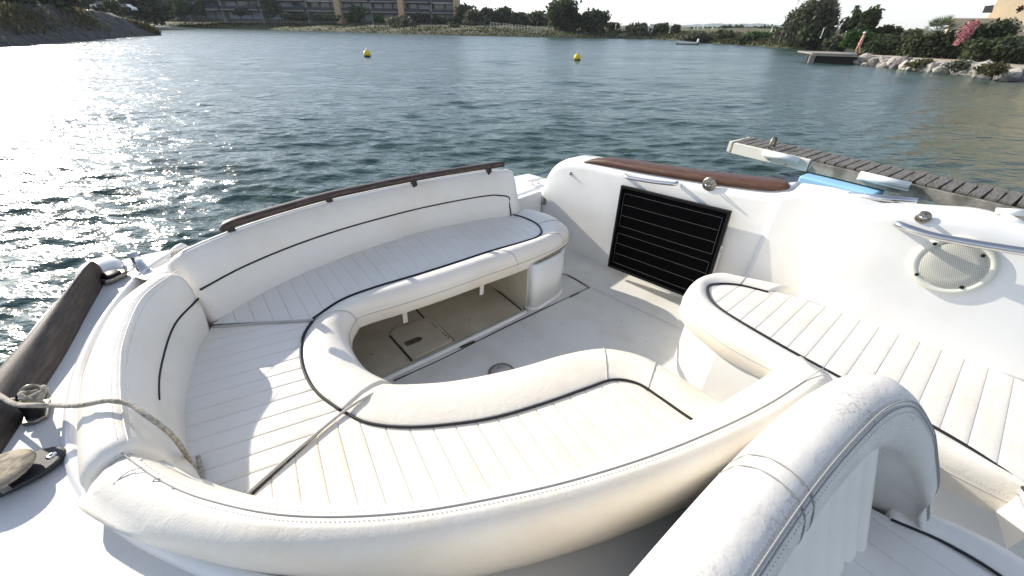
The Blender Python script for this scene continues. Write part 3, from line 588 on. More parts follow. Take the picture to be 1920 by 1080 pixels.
def backrest(label, base, top, T_, zlow, mt, pipe=None, lean=(.30, .55), seamrows=True, bulge=.012, tuck=False, dip=.0):
    t = thing('backrest_cushion', label, 'cushion', tuple(np.mean(base, axis=0)), 'settee backrest cushions')
    Bc = cr(base, 8); Tc = cr(top, 8); O = outward(None, None, Tc)
    def row(f, d, z=None, dz=0.):
        q = Bc * (1 - f) + Tc * f + O * d; q = q.copy()
        if z is not None: q[:, 2] = z + S
        q[:, 2] += dz; return q
    zl = np.asarray(zlow) if not np.isscalar(zlow) else np.full(len(Bc), zlow)
    if len(zl) != len(Bc): zl = np.interp(np.linspace(0, 1, len(Bc)), np.linspace(0, 1, len(zl)), zl)
    if not np.isscalar(T_): T_ = np.interp(np.linspace(0, 1, len(Bc)), np.linspace(0, 1, len(T_)), T_)[:, None]
    def low(d, k): q = Tc + O * d; q = q.copy(); q[:, 2] = (Tc[:, 2]) * (1 - k) + (zl + S) * k; return q
    rows = [row(-.15, .01), row(0, 0), row(.15, -bulge * .8), row(.35, -bulge * 1.5), row(.5, -bulge * .6), row(.54, -bulge * .9), row(.72, -bulge * 1.5), row(.88, -bulge * .9), row(.97, -.002), row(1, .006, dz=.004),
            row(1, .03, dz=.009), row(1, T_ * .45, dz=.008 - dip * .2), row(1, T_ * .72, dz=-.008 - dip * .6), row(1, T_ * .9, dz=-.032 - dip), *([low(T_ * .97, .30), low(T_ * .88, .52), low(T_ * .52, .80), low(T_ * .22, .95), low(0, 1.0), low(-.04, 1.0)] if tuck else [low(T_ * .99, .32), low(T_ * 1.02, .55), low(T_ * .96, .82), low(T_ * .80, .97), low(T_ * .5, 1.0), low(.02, 1.0)])]
    cen_ = np.mean(rows, axis=0)
    for j, k_ in ((0, .80), (1, .93), (2, .985), (-1, .88), (-2, .96), (-3, .99)):
        for r_ in rows: r_[j] = cen_[j] + (r_[j] - cen_[j]) * k_
    loft('cushion_body', rows, mt, t, closed=True, caps=True)
    return t, row, rows
farback, fbrow, _ = backrest('long white backrest cushion with navy piping beneath the teak rail', far_base, far_top, .10, .5, M['vinyl'])
pc = cr(bp([(366, 538, .60), (430, 503, .61), (500, 471, .615), (600, 431, .62), (700, 403, .62), (800, 380, .62), (895, 363, .62)]), 6)
pr = fbrow(.515, -.0085)
tube('piping', pr[1:52], .005, M['piping'], farback, 8)
rr2 = [pr[51]] + [fbrow(f, -.012)[54] for f in (.44, .3, .12, .0)]
tube('piping', cr(rr2, 4), .005, M['piping'], farback, 8)
tube('seam', fbrow(1, .03, dz=.0095), .0016, M['seam'], farback, 6)
leftback, lbrow, _ = backrest('white backrest cushion curving round the left corner under the rope', left_base, left_top, .125, .56, M['vinyl'], dip=.006)
tube('piping', lbrow(.52, -.009)[0:24], .005, M['piping'], leftback, 8)
tube('seam', lbrow(1, .004, dz=.005), .0016, M['vinyl'], leftback, 6)
stitch('stitching', lbrow(1, .022, dz=.0085), M['seam'], leftback); stitch('stitching', lbrow(.965, -.005), M['seam'], leftback)
nlow = np.interp(np.linspace(0, 1, 73), [0, .12, .25, .4, 1], [.66, .64, .52, .42, .40])
nearback, nbrow, nrows = backrest('long curved cream backrest with double stitching and cracked left end', near_base, near_top, np.array([.135, .12, .10, .085, .085, .085, .085, .085, .085, .085]), nlow, M['vinyl_warm'], bulge=.006, tuck=True)
tube('seam', nbrow(1, .012, dz=.0072), .0016, M['seam'], nearback, 6)
stitch('stitching', nbrow(1, .002, dz=.0035), M['stitch'], nearback); stitch('stitching', nbrow(1, .024, dz=.0092), M['stitch'], nearback)
for pts in ([(496 // 2 + 0, 0)],): pass
for a_, c_, m_ in (((212, 908), (268, 876), (238, 886)), ((282, 910), (303, 896), (290, 899)), ((352, 952), (382, 933), (372, 946)), ((315, 923), (330, 915), (322, 917))):
    tube('crack', cr([b(*a_, .748), b(*m_, .7545), b(*c_, .7555)], 5), [.0006, .0008, .001, .0012, .0013, .0014, .0013, .0012, .001, .0008, .0006], M['stitch'], nearback, 6)
# plinth below the near backrest
prism('helm_plinth', [uvz(*p, 0) for p in [(-.1, -.62), (.3, -.45), (.6, -.30), (1.0, -.12), (1.15, -.05), (1.15, 1.2), (-.3, 1.2)]], (0, 0, .385), M['gel'], boat, .01)

# --- port lounge: base and cushion
l_pipe = bp([(1440, 548, .5), (1385, 535, .5), (1345, 533, .5), (1327, 541, .5), (1345, 575, .5), (1450, 640, .5), (1570, 706, .5), (1665, 756, .5), (1762, 808, .5), (1850, 862, .5), (1915, 912, .5), (1950, 990, .5)])
l_out = [b(1480, 550, .45), b(1400, 527, .47), b(1345, 516, .47), b(1292, 540, .45), b(1280, 590, .40), b(1345, 650, .40), b(1450, 718, .38), b(1560, 790, .38), b(1665, 850, .38), b(1790, 918, .38), b(1893, 970, .38), b(1990, 1010, .38)]
l_back = bp([(1445, 545, .5), (1500, 560, .5), (1600, 594, .5), (1700, 628, .5), (1810, 671, .5), (1920, 716, .5), (2000, 750, .5)])
lounge, lrow, lprof = seat('bright white lounge cushion with black piping below the speaker', l_pipe, l_out, l_back, R(5), .5, M['vinyl'], phase=.03, seams=(8,), grp=None, drop=.13)
stitch('stitching', lrow(.99, .5 - .052)[40:], M['seam'], lounge)
lb_ = [uvz(*p, .0) for p in [(2.35, -.50), (2.1, -.54), (1.90, -.535), (1.78, -.47), (1.70, -.30), (1.66, -.1), (1.64, .4), (1.64, 1.2), (2.35, 1.2)]]
prism('lounge_base', lb_, (0, 0, .372), M['gel'], boat, .02)

# --- solar panel leaning on the coaming
TL, TR = onu(1166, 347, 2.475), onu(1372, 396, 2.475); BL = onu(1142, 499, 2.43); 
BL = BL + (BL - TL) * 0; ex = (TR - TL); wd = np.linalg.norm(ex); ex = ex / wd; ey = BL - TL; ey -= ex * np.dot(ey, ex); ht = np.linalg.norm(ey); ey /= ht
ez = np.cross(ex, ey); ez = ez if np.dot(ez, UD) < 0 else -ez; cen = TL + ex * wd / 2 + ey * ht / 2
sp_ = thing('solar_panel', 'black framed solar panel leaning against the white coaming', 'solar panel', tuple(cen + ey * ht / 2))
box('panel_sheet', cen, wd - .012, ht - .012, .012, M['solar'], sp_, ex, ey, ez)
for s in (-1, 1):
    box('panel_frame', cen + ey * s * (ht / 2 - .008), wd, .016, .028, M['black'], sp_, ex, ey, ez, .002)
    box('panel_frame', cen + ex * s * (wd / 2 - .008), .016, ht - .034, .0275, M['black'], sp_, ex, ey, ez, .002)
for g0 in (.08, .545):
    for k in range(4):
        y = -ht / 2 + ht * (g0 + .125 * k); box('busbar', cen + ey * y + ez * .0068, wd * .90, .0010, .0015, M['solarline'], sp_, ex, ey, ez)
    for s in (-1, 1): box('busbar', cen + ex * s * wd * .452 + ey * (-ht / 2 + ht * (g0 + .1875)) + ez * .0069, .0010, ht * .375, .0015, M['solarline'], sp_, ex, ey, ez)
brk = box('side_bracket', cen + ex * (wd / 2 + .004) + ey * ht * .16 - ez * .012, .006, ht * .62, .03, M['alu'], sp_, ex, ey, ez)
for k in (-.25, .0, .28): lathe('rivet', [(.005, 0), (.004, .003), (0, .003)], cen + ex * (wd / 2 + .007) + ey * ht * (.16 + k) - ez * .01, M['groove'], brk, ex, 8)

# --- rope from the cleat over the backrest
rp = [b(-60, 700, .74), b(0, 742, .74), b(30, 758, .75), b(62, 760, .76), b(100, 760, .75), b(150, 760, .78), b(200, 752, .79), b(243, 758, .778), b(280, 783, .76), b(318, 812, .70), b(345, 845, .60), b(360, 872, .52), b(374, 895, .475), b(378, 897, .472), b(374, 870, .475), b(371, 856, .475)]
tube('rope', even(cr(rp, 8), 150), .0068, M['rope'], None, 8)
rope = bpy.data.objects['rope']; tag(rope, 'thin beige mooring rope lying across the left backrest', 'rope')
kn = [b(20, 750, .72)] + [b(72, 745, .735) + np.array((.022 * math.cos(t), .022 * math.sin(t), .010 * math.sin(2 * t) + .002 * t)) for t in np.linspace(0, 12.5, 40)] + [b(30, 760, .74)]
tube('rope_hitch', even(cr(kn, 3), 130), .0062, M['rope'], rope, 8)

# --- helm seat
helm = thing('helm_seat', 'mildewed white helm seat with wraparound back at lower right', 'seat', tuple(uvz(.75, .3, 0)))
hb = [(-.05, -.025, .91), (.2, .0, .92), (.45, .025, .93), (.7, .055, .94), (.9, .09, .95), (1.06, .13, .952), (1.17, .19, .925), (1.235, .28, .83), (1.262, .37, .68), (1.262, .42, .55)]
HCn = cr([np.array(p) for p in hb], 6); Tn = np.gradient(HCn, axis=0); Nv = np.stack([-Tn[:, 1], Tn[:, 0]], 1); Nv /= np.linalg.norm(Nv, axis=1)[:, None]   # towards +v / inside
def hrow(d, f, dz=0.):     # d: offset to the front, f: 0 seat level .. 1 top
    return np.array([uvz(p[0] + n[0] * d, p[1] + n[1] * d, .42 + (p[2] - .42) * f + dz) for p, n in zip(HCn, Nv)])
hprof = [(-.075, .0), (-.085, .3), (-.085, .6), (-.075, .82), (-.055, .93), (-.02, .99), (.02, 1.0), (.055, .975), (.075, .92), (.088, .82), (.086, .74), (.072, .68), (.062, .62), (.062, 0)]
loft('back_shell', [hrow(d, f) for d, f in hprof], M['mildew'], helm, closed=True, caps=True)
for d, f in ((.058, .978), (.066, .958)): tube('seam', hrow(d, f, .001), .0016, M['stitch'], helm, 6)
stitch('stitching', hrow(.048, .986, .001), M['stitch'], helm); stitch('stitching', hrow(.073, .935, .001), M['stitch'], helm)
for i in (17, 18):
    q = [hrow(d, f)[i] for d, f in hprof[3:12]]; tube('cross_seam', cr(q, 3), .0016, M['stitch'], helm, 6)
# fluted inner panel
for k in range(9):
    i0 = 6 + k * 3; i1 = i0 + 3
    rr_h = []
    for fr_ in np.linspace(0, 1, 7):
        ii = i0 + fr_ * 3; j = int(min(ii, len(HCn) - 2)); w_ = ii - j; p = HCn[j] * (1 - w_) + HCn[j + 1] * w_; n = Nv[j]
        bul = .014 * math.sin(math.pi * fr_) ** .4
        rr_h.append([uvz(p[0] + n[0] * (.062 + bul + .15 * (1 - zf / .73)), p[1] + n[1] * (.062 + bul + .15 * (1 - zf / .73)), .42 + (p[2] - .42) * zf) for zf in np.linspace(0.02, .73, 9)])
    loft('flute', rr_h, M['vinyl'], helm)
# helm seat cushion
hs_p = [uvz(*p) for p in [(1.17, .36, .5), (1.20, .48, .5), (1.19, .60, .5), (1.12, .70, .5), (.95, .76, .5), (.7, .76, .5), (.3, .70, .5), (.0, .6, .5)]]
hs_o = [uvz(*p) for p in [(1.25, .33, .5), (1.31, .48, .5), (1.32, .64, .5), (1.24, .80, .5), (1.0, .88, .5), (.7, .88, .5), (.3, .82, .5), (.0, .7, .5)]]
Pq = cr(hs_p, 6); Oq = cr(hs_o, 6)
def srow(f, z): q = Pq * (1 - f) + Oq * f; q = q.copy(); q[:, 2] = z + S; return q
loft('seat_bolster', [srow(f, z) for f, z in [(-.02, .48), (0, .5), (.1, .51), (.4, .52), (.7, .512), (.9, .485), (1, .44), (1, .38), (.95, .35), (0, .35)]], M['vinyl'], helm, caps=True)
tube('piping', srow(0, .502), .004, M['piping'], helm, 8)
poly = np.concatenate([Pq, [uvz(0, -.03, .5), uvz(.5, .02, .5), uvz(.9, .10, .5), uvz(1.08, .18, .5), uvz(1.17, .28, .5)]])
channels(helm, poly, R(97), .085, .5, M['vinyl'], name='seat_flute')
und = poly.copy(); und[:, 2] = .47 + S; prism('seat_pan', und, (0, 0, -.17), M['vinyl'], helm)

# ================================================================== SHORES
def strip(name, shore, rows_spec, mt, k=6):
    C = cr(shore, k); rows = []
    for dx, dy, z, amp in rows_spec:
        q = C.copy(); q[:, 0] += dx; q[:, 1] += dy; q[:, 2] = z + (rng.normal(0, amp, len(q)) if amp else 0); rows.append(q)
    return structure(loft(name, rows, mt))
farline = [np.array((-330., 215., 0)), np.array((-190., 185., 0)), G(300, 49), G(450, 54), G(640, 60), G(820, 65.5), G(1000, 69.5), G(1130, 72), G(1250, 74.5), G(1330, 81), G(1400, 85), G(1500, 92.5), G(1560, 96.5), G(1640, 99), np.array((75., 52., 0)), np.array((160., 60., 0))]
strip('far_shore', farline, [(-.3, -.6, -.4, 0), (0, 0, .02, .02), (.2, .5, .35, .06), (1.0, 3, .75, .12), (2, 8, 1.1, .15), (4, 14, 1.5, .15), (8, 30, 2.0, .2), (30, 90, 2.3, .2), (160, 500, 2.4, 0), (500, 1500, 2.5, 0)], M['land'], 10)
# left embankment: sloping stone revetment
el = [G(-260, 108), G(-120, 97), G(0, 88.5), G(80, 82), G(160, 76), G(230, 70), G(280, 67), G(303, 66)]
EC = cr(el, 10); hgt = np.interp(np.linspace(0, 1, len(EC)), [0, .28, .5, .66, .8, .92, 1], [3.6, 3.4, 3.6, 3.2, 2.0, .9, .05]); dirv = EC / np.linalg.norm(EC, axis=1)[:, None]
def er(f, dist):
    q = EC + dirv * (dist * hgt / 3.4)[:, None]; q = q.copy(); q[:, 2] = hgt * f + rng.normal(0, .10, len(q)) * (f > 0); return q
bank_rows = [er(0, -.4)]; bank_rows[0][:, 2] = -.4
for i in range(15): bank_rows.append(er(.02 + .98 * (i / 14) ** .92, .6 * i))
bank_rows += [er(1.02, 14), er(1.0, 60)]
emb = structure(loft('embankment', bank_rows, M['bank'])); emb['label'] = 'grey stone sloped embankment at the upper left with weeds'
# right bank
rl = [G(1560, 113), G(1596, 117.5), G(1640, 122), G(1700, 128), G(1760, 135.5), G(1830, 143), G(1920, 152), G(2050, 168), G(2200, 195)]
RC = cr(rl, 8); rn = outward(None, None, RC); rn = np.where((rn @ np.array((1, .6, 0)))[:, None] > 0, rn, -rn)
def rb(d, z, amp=.0): q = RC + rn * d; q = q.copy(); q[:, 2] = z + rng.normal(0, 1, len(q)) * amp; return q
structure(loft('right_bank', [rb(-.3, -.5), rb(0, 0), rb(.7, .2, .05), rb(1.4, .42, .05), rb(2.0, .55, .02)], M['rock_dark']))
structure(loft('path', [rb(2.0, .555), rb(2.2, .60), rb(4.5, .62), rb(6.0, .64)], M['path']))
structure(loft('right_ground', [rb(6.0, .642), rb(8, .8, .05), rb(14, 1.2, .1), rb(40, 1.6), rb(120, 2)], M['land']))

# ================================================================== FOLIAGE
def leaf_data(blobs, n, size, aspect=1.6, droop=0., g=rng):
    w = np.array([bl[1] * bl[2] * bl[3] for bl in blobs]) ** .66; w /= w.sum(); idx = g.choice(len(blobs), n, p=w)
    C = np.array([bl[0] for bl in blobs])[idx]; Rd = np.array([bl[1:4] for bl in blobs])[idx]
    d = g.normal(size=(n, 3)); d /= np.linalg.norm(d, axis=1)[:, None]; r = g.random(n) ** .28 * (1 + .18 * g.normal(size=n)).clip(.6, 1.35)
    P = C + d * Rd * r[:, None]; sz = size * (.55 + .9 * g.random(n))
    a = g.normal(size=(n, 3)); a[:, 2] += droop; a /= np.linalg.norm(a, axis=1)[:, None]; nn = d + .7 * g.normal(size=(n, 3)); c = np.cross(a, nn); c /= np.linalg.norm(c, axis=1)[:, None] + 1e-9
    A = a * (sz * aspect * .5)[:, None]; Cc = c * (sz * .5)[:, None]
    V = np.stack([P - A, P + Cc - A * .1, P + A, P - Cc - A * .1], 1).reshape(-1, 3); return V
def leaves(name, V, mt, parent=None, loc=None):
    n = len(V) // 4; o0 = org(parent) if parent is not None else (np.array(loc, float) if loc is not None else np.zeros(3)); V = V - o0
    me = bpy.data.meshes.new(name); me.vertices.add(4 * n); me.vertices.foreach_set('co', V.ravel()); me.loops.add(4 * n); me.loops.foreach_set('vertex_index', np.arange(4 * n, dtype=np.int32))
    me.polygons.add(n); me.polygons.foreach_set('loop_start', np.arange(0, 4 * n, 4, dtype=np.int32)); me.polygons.foreach_set('loop_total', np.full(n, 4, np.int32)); me.materials.append(mt); me.update(calc_edges=True)
    o = bpy.data.objects.new(name, me); COL.objects.link(o)
    if parent is not None: o.parent = parent
    elif loc is not None: o.location = loc; ORG[o.name] = np.array(loc, float)
    return o
def plant(name, label, cat, bx, Y, mt, n=900, size=.3, style='bush', group=None, lean=0., depth=.8, nb=11):
    x0, x1, yt, yb = bx; base = at((x0 + x1) / 2, yb, Y); top = at((x0 + x1) / 2, yt, Y); wd = np.linalg.norm(at(x1, yb, Y) - at(x0, yb, Y)); hh = max(.3, top[2] - base[2]) * 1.12; wd *= 1.06
    t = thing(name, label, cat, tuple(base), group); g = np.random.default_rng(abs(hash((x0, x1, yt))) % 99991); blobs = []
    c0 = {'bush': .48, 'tree': .62, 'pine': .72, 'feather': .55}[style]; sp = {'bush': .42, 'tree': .34, 'pine': .26, 'feather': .42}[style]
    for i in range(nb):
        a = g.random() * 6.283; r = g.random() ** .5; zz = g.uniform(-1, 1); rad = (1 - .45 * max(0, zz) ** 2 - (.25 * max(0, -zz) if style != 'bush' else 0))
        c = base + np.array((math.cos(a) * r * wd * .36 * rad + lean * hh * (c0 + zz * sp), math.sin(a) * r * wd * depth * .36 * rad, hh * (c0 + zz * sp * .8)))
        s = g.uniform(.13, .26) * (1.15 if style == 'bush' else 1); blobs.append((c, wd * s, wd * s * depth, hh * s * (1.0 if style != 'feather' else 1.5)))
    if style == 'bush': blobs.append((base + ZD * hh * .4, wd * .42, wd * .42 * depth, hh * .44))
    stems = []
    for i in range(4 if style == 'bush' else 6):
        bl = blobs[i % len(blobs)]; p1 = base + (bl[0] - base) * .45 + np.array((g.normal(0, wd * .03), 0, 0)); r0 = max(.03, hh * .018)
        stems.append(tube_data(cr([base - ZD * .1 + np.array((g.normal(0, .05 * wd if style == 'bush' else .03 * wd), 0, 0)), p1, bl[0]], 4), np.linspace(r0, r0 * .3, 9), 6))
    mk('stem' if style == 'bush' else 'trunk', *join(stems), M['bark'], t)
    leaves('foliage' if style == 'bush' else 'crown', leaf_data(blobs, n, size, 2.6 if style == 'feather' else 1.6, .8 if style == 'feather' else 0, g), mt, t); return t
D, GR, GN, DRY = M['leaf_dark'], M['leaf_grey'], M['leaf_green'], M['leaf_dry']
plant('tall_bush', 'broad dark bush at the tip of the left embankment', 'bush', (232, 322, -14, 42), 128, D, 2600, .75)
plant('tall_bush', 'dark hedge of bushes on the crest of the left embankment', 'bush', (-40, 62, -30, 20), 56, D, 1800, .4)
plant('tall_bush', 'rounded dark bush on the embankment beside the parked cars', 'bush', (60, 142, -20, 20), 62, D, 1600, .4)
plant('far_woods', 'dark wooded slope behind the parked cars, left half', 'trees', (100, 190, -30, 22), 135, D, 2200, .8)
plant('far_woods', 'dark wooded slope behind the parked cars, right half', 'trees', (170, 262, -26, 26), 138, D, 2200, .8)
plant('shrub', 'small bush between the two white parked cars', 'bush', (200, 226, 2, 18), 98, D, 500, .4)
for i, (bx, Y, lab) in enumerate([((328, 366, 2, 28), 150, 'round dark tree before the leftmost apartment bay'), ((362, 388, 6, 27), 150, 'slim dark tree beside the leftmost apartment window'), ((494, 532, -6, 30), 150, 'dark tree before the middle of the apartment block'), ((646, 690, 14, 40), 149, 'dark tree in front of the wide tan fin wall'), ((772, 802, 22, 44), 149, 'dark shrub before the right end of the apartments'), ((812, 838, 32, 44), 149, 'low dark shrub under the rightmost apartment balcony'), ((700, 722, 30, 42), 149, 'small dark shrub under the apartment shutters'), ((436, 470, 18, 28), 150, 'row of potted green shrubs below pale shutters')]):
    plant('garden_tree', lab, 'tree', bx, Y, D if i % 3 else GN, 700, .55, 'bush')
for (x0, x1) in ((525, 580), (580, 640), (838, 872)): plant('garden_hedge', 'clipped garden hedge from pixel' if False else {525: 'low dark hedge under white awnings', 580: 'low hedge in front of the ground floor terrace', 838: 'dark hedge at the right corner of the apartments'}[x0], 'hedge', (x0, x1, 27 + (x0 - 525) * .02, 37 + (x0 - 525) * .02), 146, D, 600, .5)
plant('reed_clump', 'tall pale green reed clump on the far shore', 'reeds', (722, 782, 36, 57), 132, M['leaf_grey'], 1200, .6, 'feather')
plant('shrub', 'small round dark shrub on the grassy far shore', 'bush', (838, 864, 43, 53), 128, D, 400, .4)
belt = [(852, 900, 13, 50), (888, 935, 18, 48), (925, 968, 17, 48), (955, 992, 24, 48), (985, 1034, 22, 50), (868, 912, 24, 52)]
for i, bx in enumerate(belt): plant('pine_tree', ['dark tree right beside the apartment block', 'grey green tree second from the apartments', 'tall pointed tree above the white fence', 'low tree beside the thin lamp post', 'dark tree left of the big round tree', 'grey shrubby tree at the fence end'][i], 'tree', bx, 150 - 2 * i, GR if i in (1, 5) else D, 1700, .62, 'bush', 'tree belt on the far shore')
plant('big_tree', 'biggest round dark tree standing on the far shore', 'tree', (1022, 1090, 6, 57), 118, D, 4200, .5, 'bush', nb=22)
plant('wispy_tree', 'dark wispy tree right of the biggest tree', 'tree', (1086, 1142, 24, 60), 116, D, 2800, .45, 'bush', nb=16)
for i, (bx, Y, lab) in enumerate([((1134, 1160, 43, 56), 120, 'small shrub right of the wispy tree'), ((1168, 1206, 46, 60), 112, 'low olive shrub left of the sign board'), ((1192, 1212, 44, 58), 114, 'dark shrub behind the sign board'), ((1218, 1252, 43, 59), 115, 'dark shrub between sign board and antenna'), ((1256, 1276, 48, 60), 112, 'round dark shrub at the foot of the antenna'), ((1340, 1376, 57, 75), 88, 'dark dome shaped shrub near the moored boat'), ((1392, 1448, 60, 78), 82, 'bright green dome shaped shrub on the shore'), ((1276, 1330, 62, 78), 90, 'low grey shrub at the water edge'), ((1440, 1486, 54, 86), 76, 'olive shrub left of the big tamarisk'), ((1376, 1420, 68, 84), 82, 'dark low shrub at the waterline below the dome')]):
    plant('shrub', lab, 'bush', bx, Y, GN if 'green' in lab and 'grey' not in lab else (GR if 'grey' in lab or 'olive' in lab else D), 800, .36)
for i in range(8):
    x = 1290 + i * 25; plant('far_tree', ['first', 'second', 'third', 'fourth', 'fifth', 'sixth', 'seventh', 'eighth'][i] + ' small dark tree from the left in the low row beneath the hill', 'tree', (x, x + 34, 49 + rng.random() * 4, 63), 150, D, 350, .6, 'bush', 'low row of trees beneath the hill')
plant('tamarisk', 'large feathery tamarisk leaning over the far water', 'tree', (1462, 1556, 18, 94), 70, GR, 6500, .30, 'feather', nb=26)
plant('tamarisk', 'dark lower bush in front of the feathery tamarisk', 'bush', (1486, 1540, 52, 95), 66, D, 1500, .32)
plant('leaning_pine', 'dark pine with high crown behind the quay', 'tree', (1556, 1594, 22, 84), 62, D, 1100, .32, 'pine', lean=.05)
plant('leaning_pine', 'wind bent pine leaning right above the walker', 'tree', (1572, 1618, 32, 86), 60, D, 1300, .32, 'pine', lean=.25)
for bx, Y, lab, mt_ in [((1540, 1582, 68, 97), 60, 'pale green grassy bush behind the quay', GR), ((1576, 1628, 60, 90), 56, 'green bush behind the walking person', GN), ((1618, 1638, 50, 72), 66, 'small round tree with dark crown right of the walker', D), ((1636, 1670, 51, 76), 60, 'clipped dome shaped dark tree above the hedge', D), ((1666, 1692, 54, 76), 60, 'grey thin shrub right of the dome tree', GR), ((1690, 1722, 56, 76), 56, 'grey green shrub left of the palm', GR), ((1625, 1700, 66, 84), 54, 'low grey shrub behind the dark hedge', D)]:
    plant('shrub', lab, 'bush', bx, Y, mt_, 900, .26)
def hedge(label, bx, Y, mt, n, size):
    x0, x1, yt, yb = bx; p, q = at(x0, yb, Y), at(x1, yb - 2 + 4, Y - 2.2); t = thing('hedge', label, 'hedge', tuple((p + q) / 2)); L_ = np.linalg.norm(q - p); hh = at((x0 + x1) / 2, yt, Y - 1)[2] - p[2]; bl = []
    m = max(4, int(L_ / .55))
    for i in range(m):
        for zf in (.28, .66): bl.append((p + (q - p) * (i + .5) / m + ZD * hh * zf + rng.normal(0, .08, 3), L_ / m * .8, .62, hh * .36))
    leaves('foliage', leaf_data(bl, n, size), mt, t)
    mk('stem', *join([tube_data([p + (q - p) * (i + .5) / m - ZD * .1, p + (q - p) * (i + .5) / m + ZD * hh * .7], .03, 5) for i in range(m)]), M['bark'], t)
hedge('low dark green hedge behind the walking person', (1618, 1700, 78, 104), 43.5, D, 4200, .15)
hedge('leafy hedge left of the pink oleander', (1692, 1790, 66, 106), 40, M['leaf_hedge'], 6000, .17)
hedge('leafy hedge right of the pink oleander', (1806, 1935, 74, 112), 35, M['leaf_hedge'], 7000, .16)
plant('dark_shrub', 'dark shrub on the slope below the tan building', 'bush', (1880, 1960, 66, 100), 33, D, 2500, .18)
ol = plant('oleander', 'pink flowering oleander between the two leafy hedges', 'bush', (1792, 1864, 38, 104), 36.5, D, 3800, .17)
fb_ = [(at(px, py, 36) , r, r, r) for px, py, r in [(1808, 70, .22), (1805, 63, .24), (1812, 57, .28), (1820, 52, .28), (1828, 46, .24), (1800, 77, .2), (1793, 80, .15), (1816, 64, .22), (1833, 42, .16)]]
leaves('blossom', leaf_data([(c_, r_ * 1.35, r_ * 1.35, r_ * 1.35) for c_, r_, _, _ in fb_], 420, .11), M['leaf_pink'], ol)
# palm
pb = at(1752, 96, 39); pt = at(1757, 62, 39); palm = thing('palm_tree', 'short fan palm rising behind the leafy hedge', 'palm', tuple(pb))
tube('trunk', [pb, (pb + pt) / 2 + (.05, 0, 0), pt], [.16, .13, .12], M['bark'], palm, 10)
for k in range(26):
    a = k * 2.399; el_ = R(75 - 85 * (k / 26)); L_ = 1.2 + .3 * rng.random(); d = np.array((math.cos(a) * math.cos(el_), math.sin(a) * math.cos(el_), math.sin(el_)))
    mid = pt + d * L_ * .55; side = np.cross(d, ZD); side /= np.linalg.norm(side); parts = [tube_data([pt, pt + d * L_ * .3, mid], [.02, .015, .01], 5)]
    for j in range(11):
        an = R(-75 + 15 * j); dd = d * math.cos(an) + side * math.sin(an); e = mid + dd * L_ * .5 - ZD * .08 * L_; w_ = np.cross(dd, np.cross(side, d)); w_ /= np.linalg.norm(w_); parts.append(([mid, mid + (e - mid) * .5 + w_ * .035, e, mid + (e - mid) * .5 - w_ * .035], [(0, 1, 2, 3)]))
    mk('frond', *join(parts), M['leaf_hedge'] if k % 3 else M['leaf_green'], palm, False)
# grasses
def grass(name, label, pts, n, h, mt, w=.05):
    C = cr(pts, 12); g = np.random.default_rng(len(label)); i = g.integers(0, len(C) - 1, n); f = g.random(n)[:, None]; P = C[i] * (1 - f) + C[i + 1] * f
    return C, P, g
def blades(name, label, P, hs, mt, w, g):
    n = len(P); a = g.random(n) * 6.283; ax = np.stack([np.cos(a), np.sin(a), 0 * a], 1); tip = P + np.stack([g.normal(0, .25, n) * hs, g.normal(0, .25, n) * hs, hs], 1)
    V = np.stack([P - ax * w, P + ax * w, tip + ax * w * .25, tip - ax * w * .25], 1).reshape(-1, 3); o = stuff(leaves(name, V, mt)); o['label'] = label; return o
g_ = np.random.default_rng(5); FC = cr(farline[2:13], 30); n = 16000; i = g_.integers(0, len(FC) - 1, n); off_ = g_.random(n) ** 1.3 * 16
P = FC[i] + g_.normal(0, .4, (n, 3)); P[:, 0] += off_ * .3; P[:, 1] += off_; P[:, 2] = np.interp(off_, [0, .5, 3, 8, 14, 16], [.1, .35, .75, 1.1, 1.5, 1.55]) - .05
blades('shore_grass', 'olive grass and reeds along the far shore', P[:9000], g_.uniform(.12, .5, 9000), M['leaf_shore'], .14, g_)
blades('dry_grass', 'dry straw grass along the far shore', P[9000:], g_.uniform(.1, .4, 7000), M['leaf_shore_dry'], .13, g_)
n = 9000; i = g_.integers(22, len(EC) - 3, n); f = g_.random(n) ** .7 * .8 + .2; P = EC[i] + dirv[i] * (8.4 * f * hgt[i] / 3.4)[:, None] + g_.normal(0, .25, (n, 3)) * (1, 1, 0); P[:, 2] = hgt[i] * f ** .95
keep = (np.sin(P[:, 0] * .55) + np.sin(P[:, 1] * .4 + 1) + g_.normal(0, .5, n)) > .1; P = P[keep]
blades('bank_weeds', 'yellow green weeds on the left embankment', P, g_.uniform(.1, .4, len(P)), DRY, .10, g_)

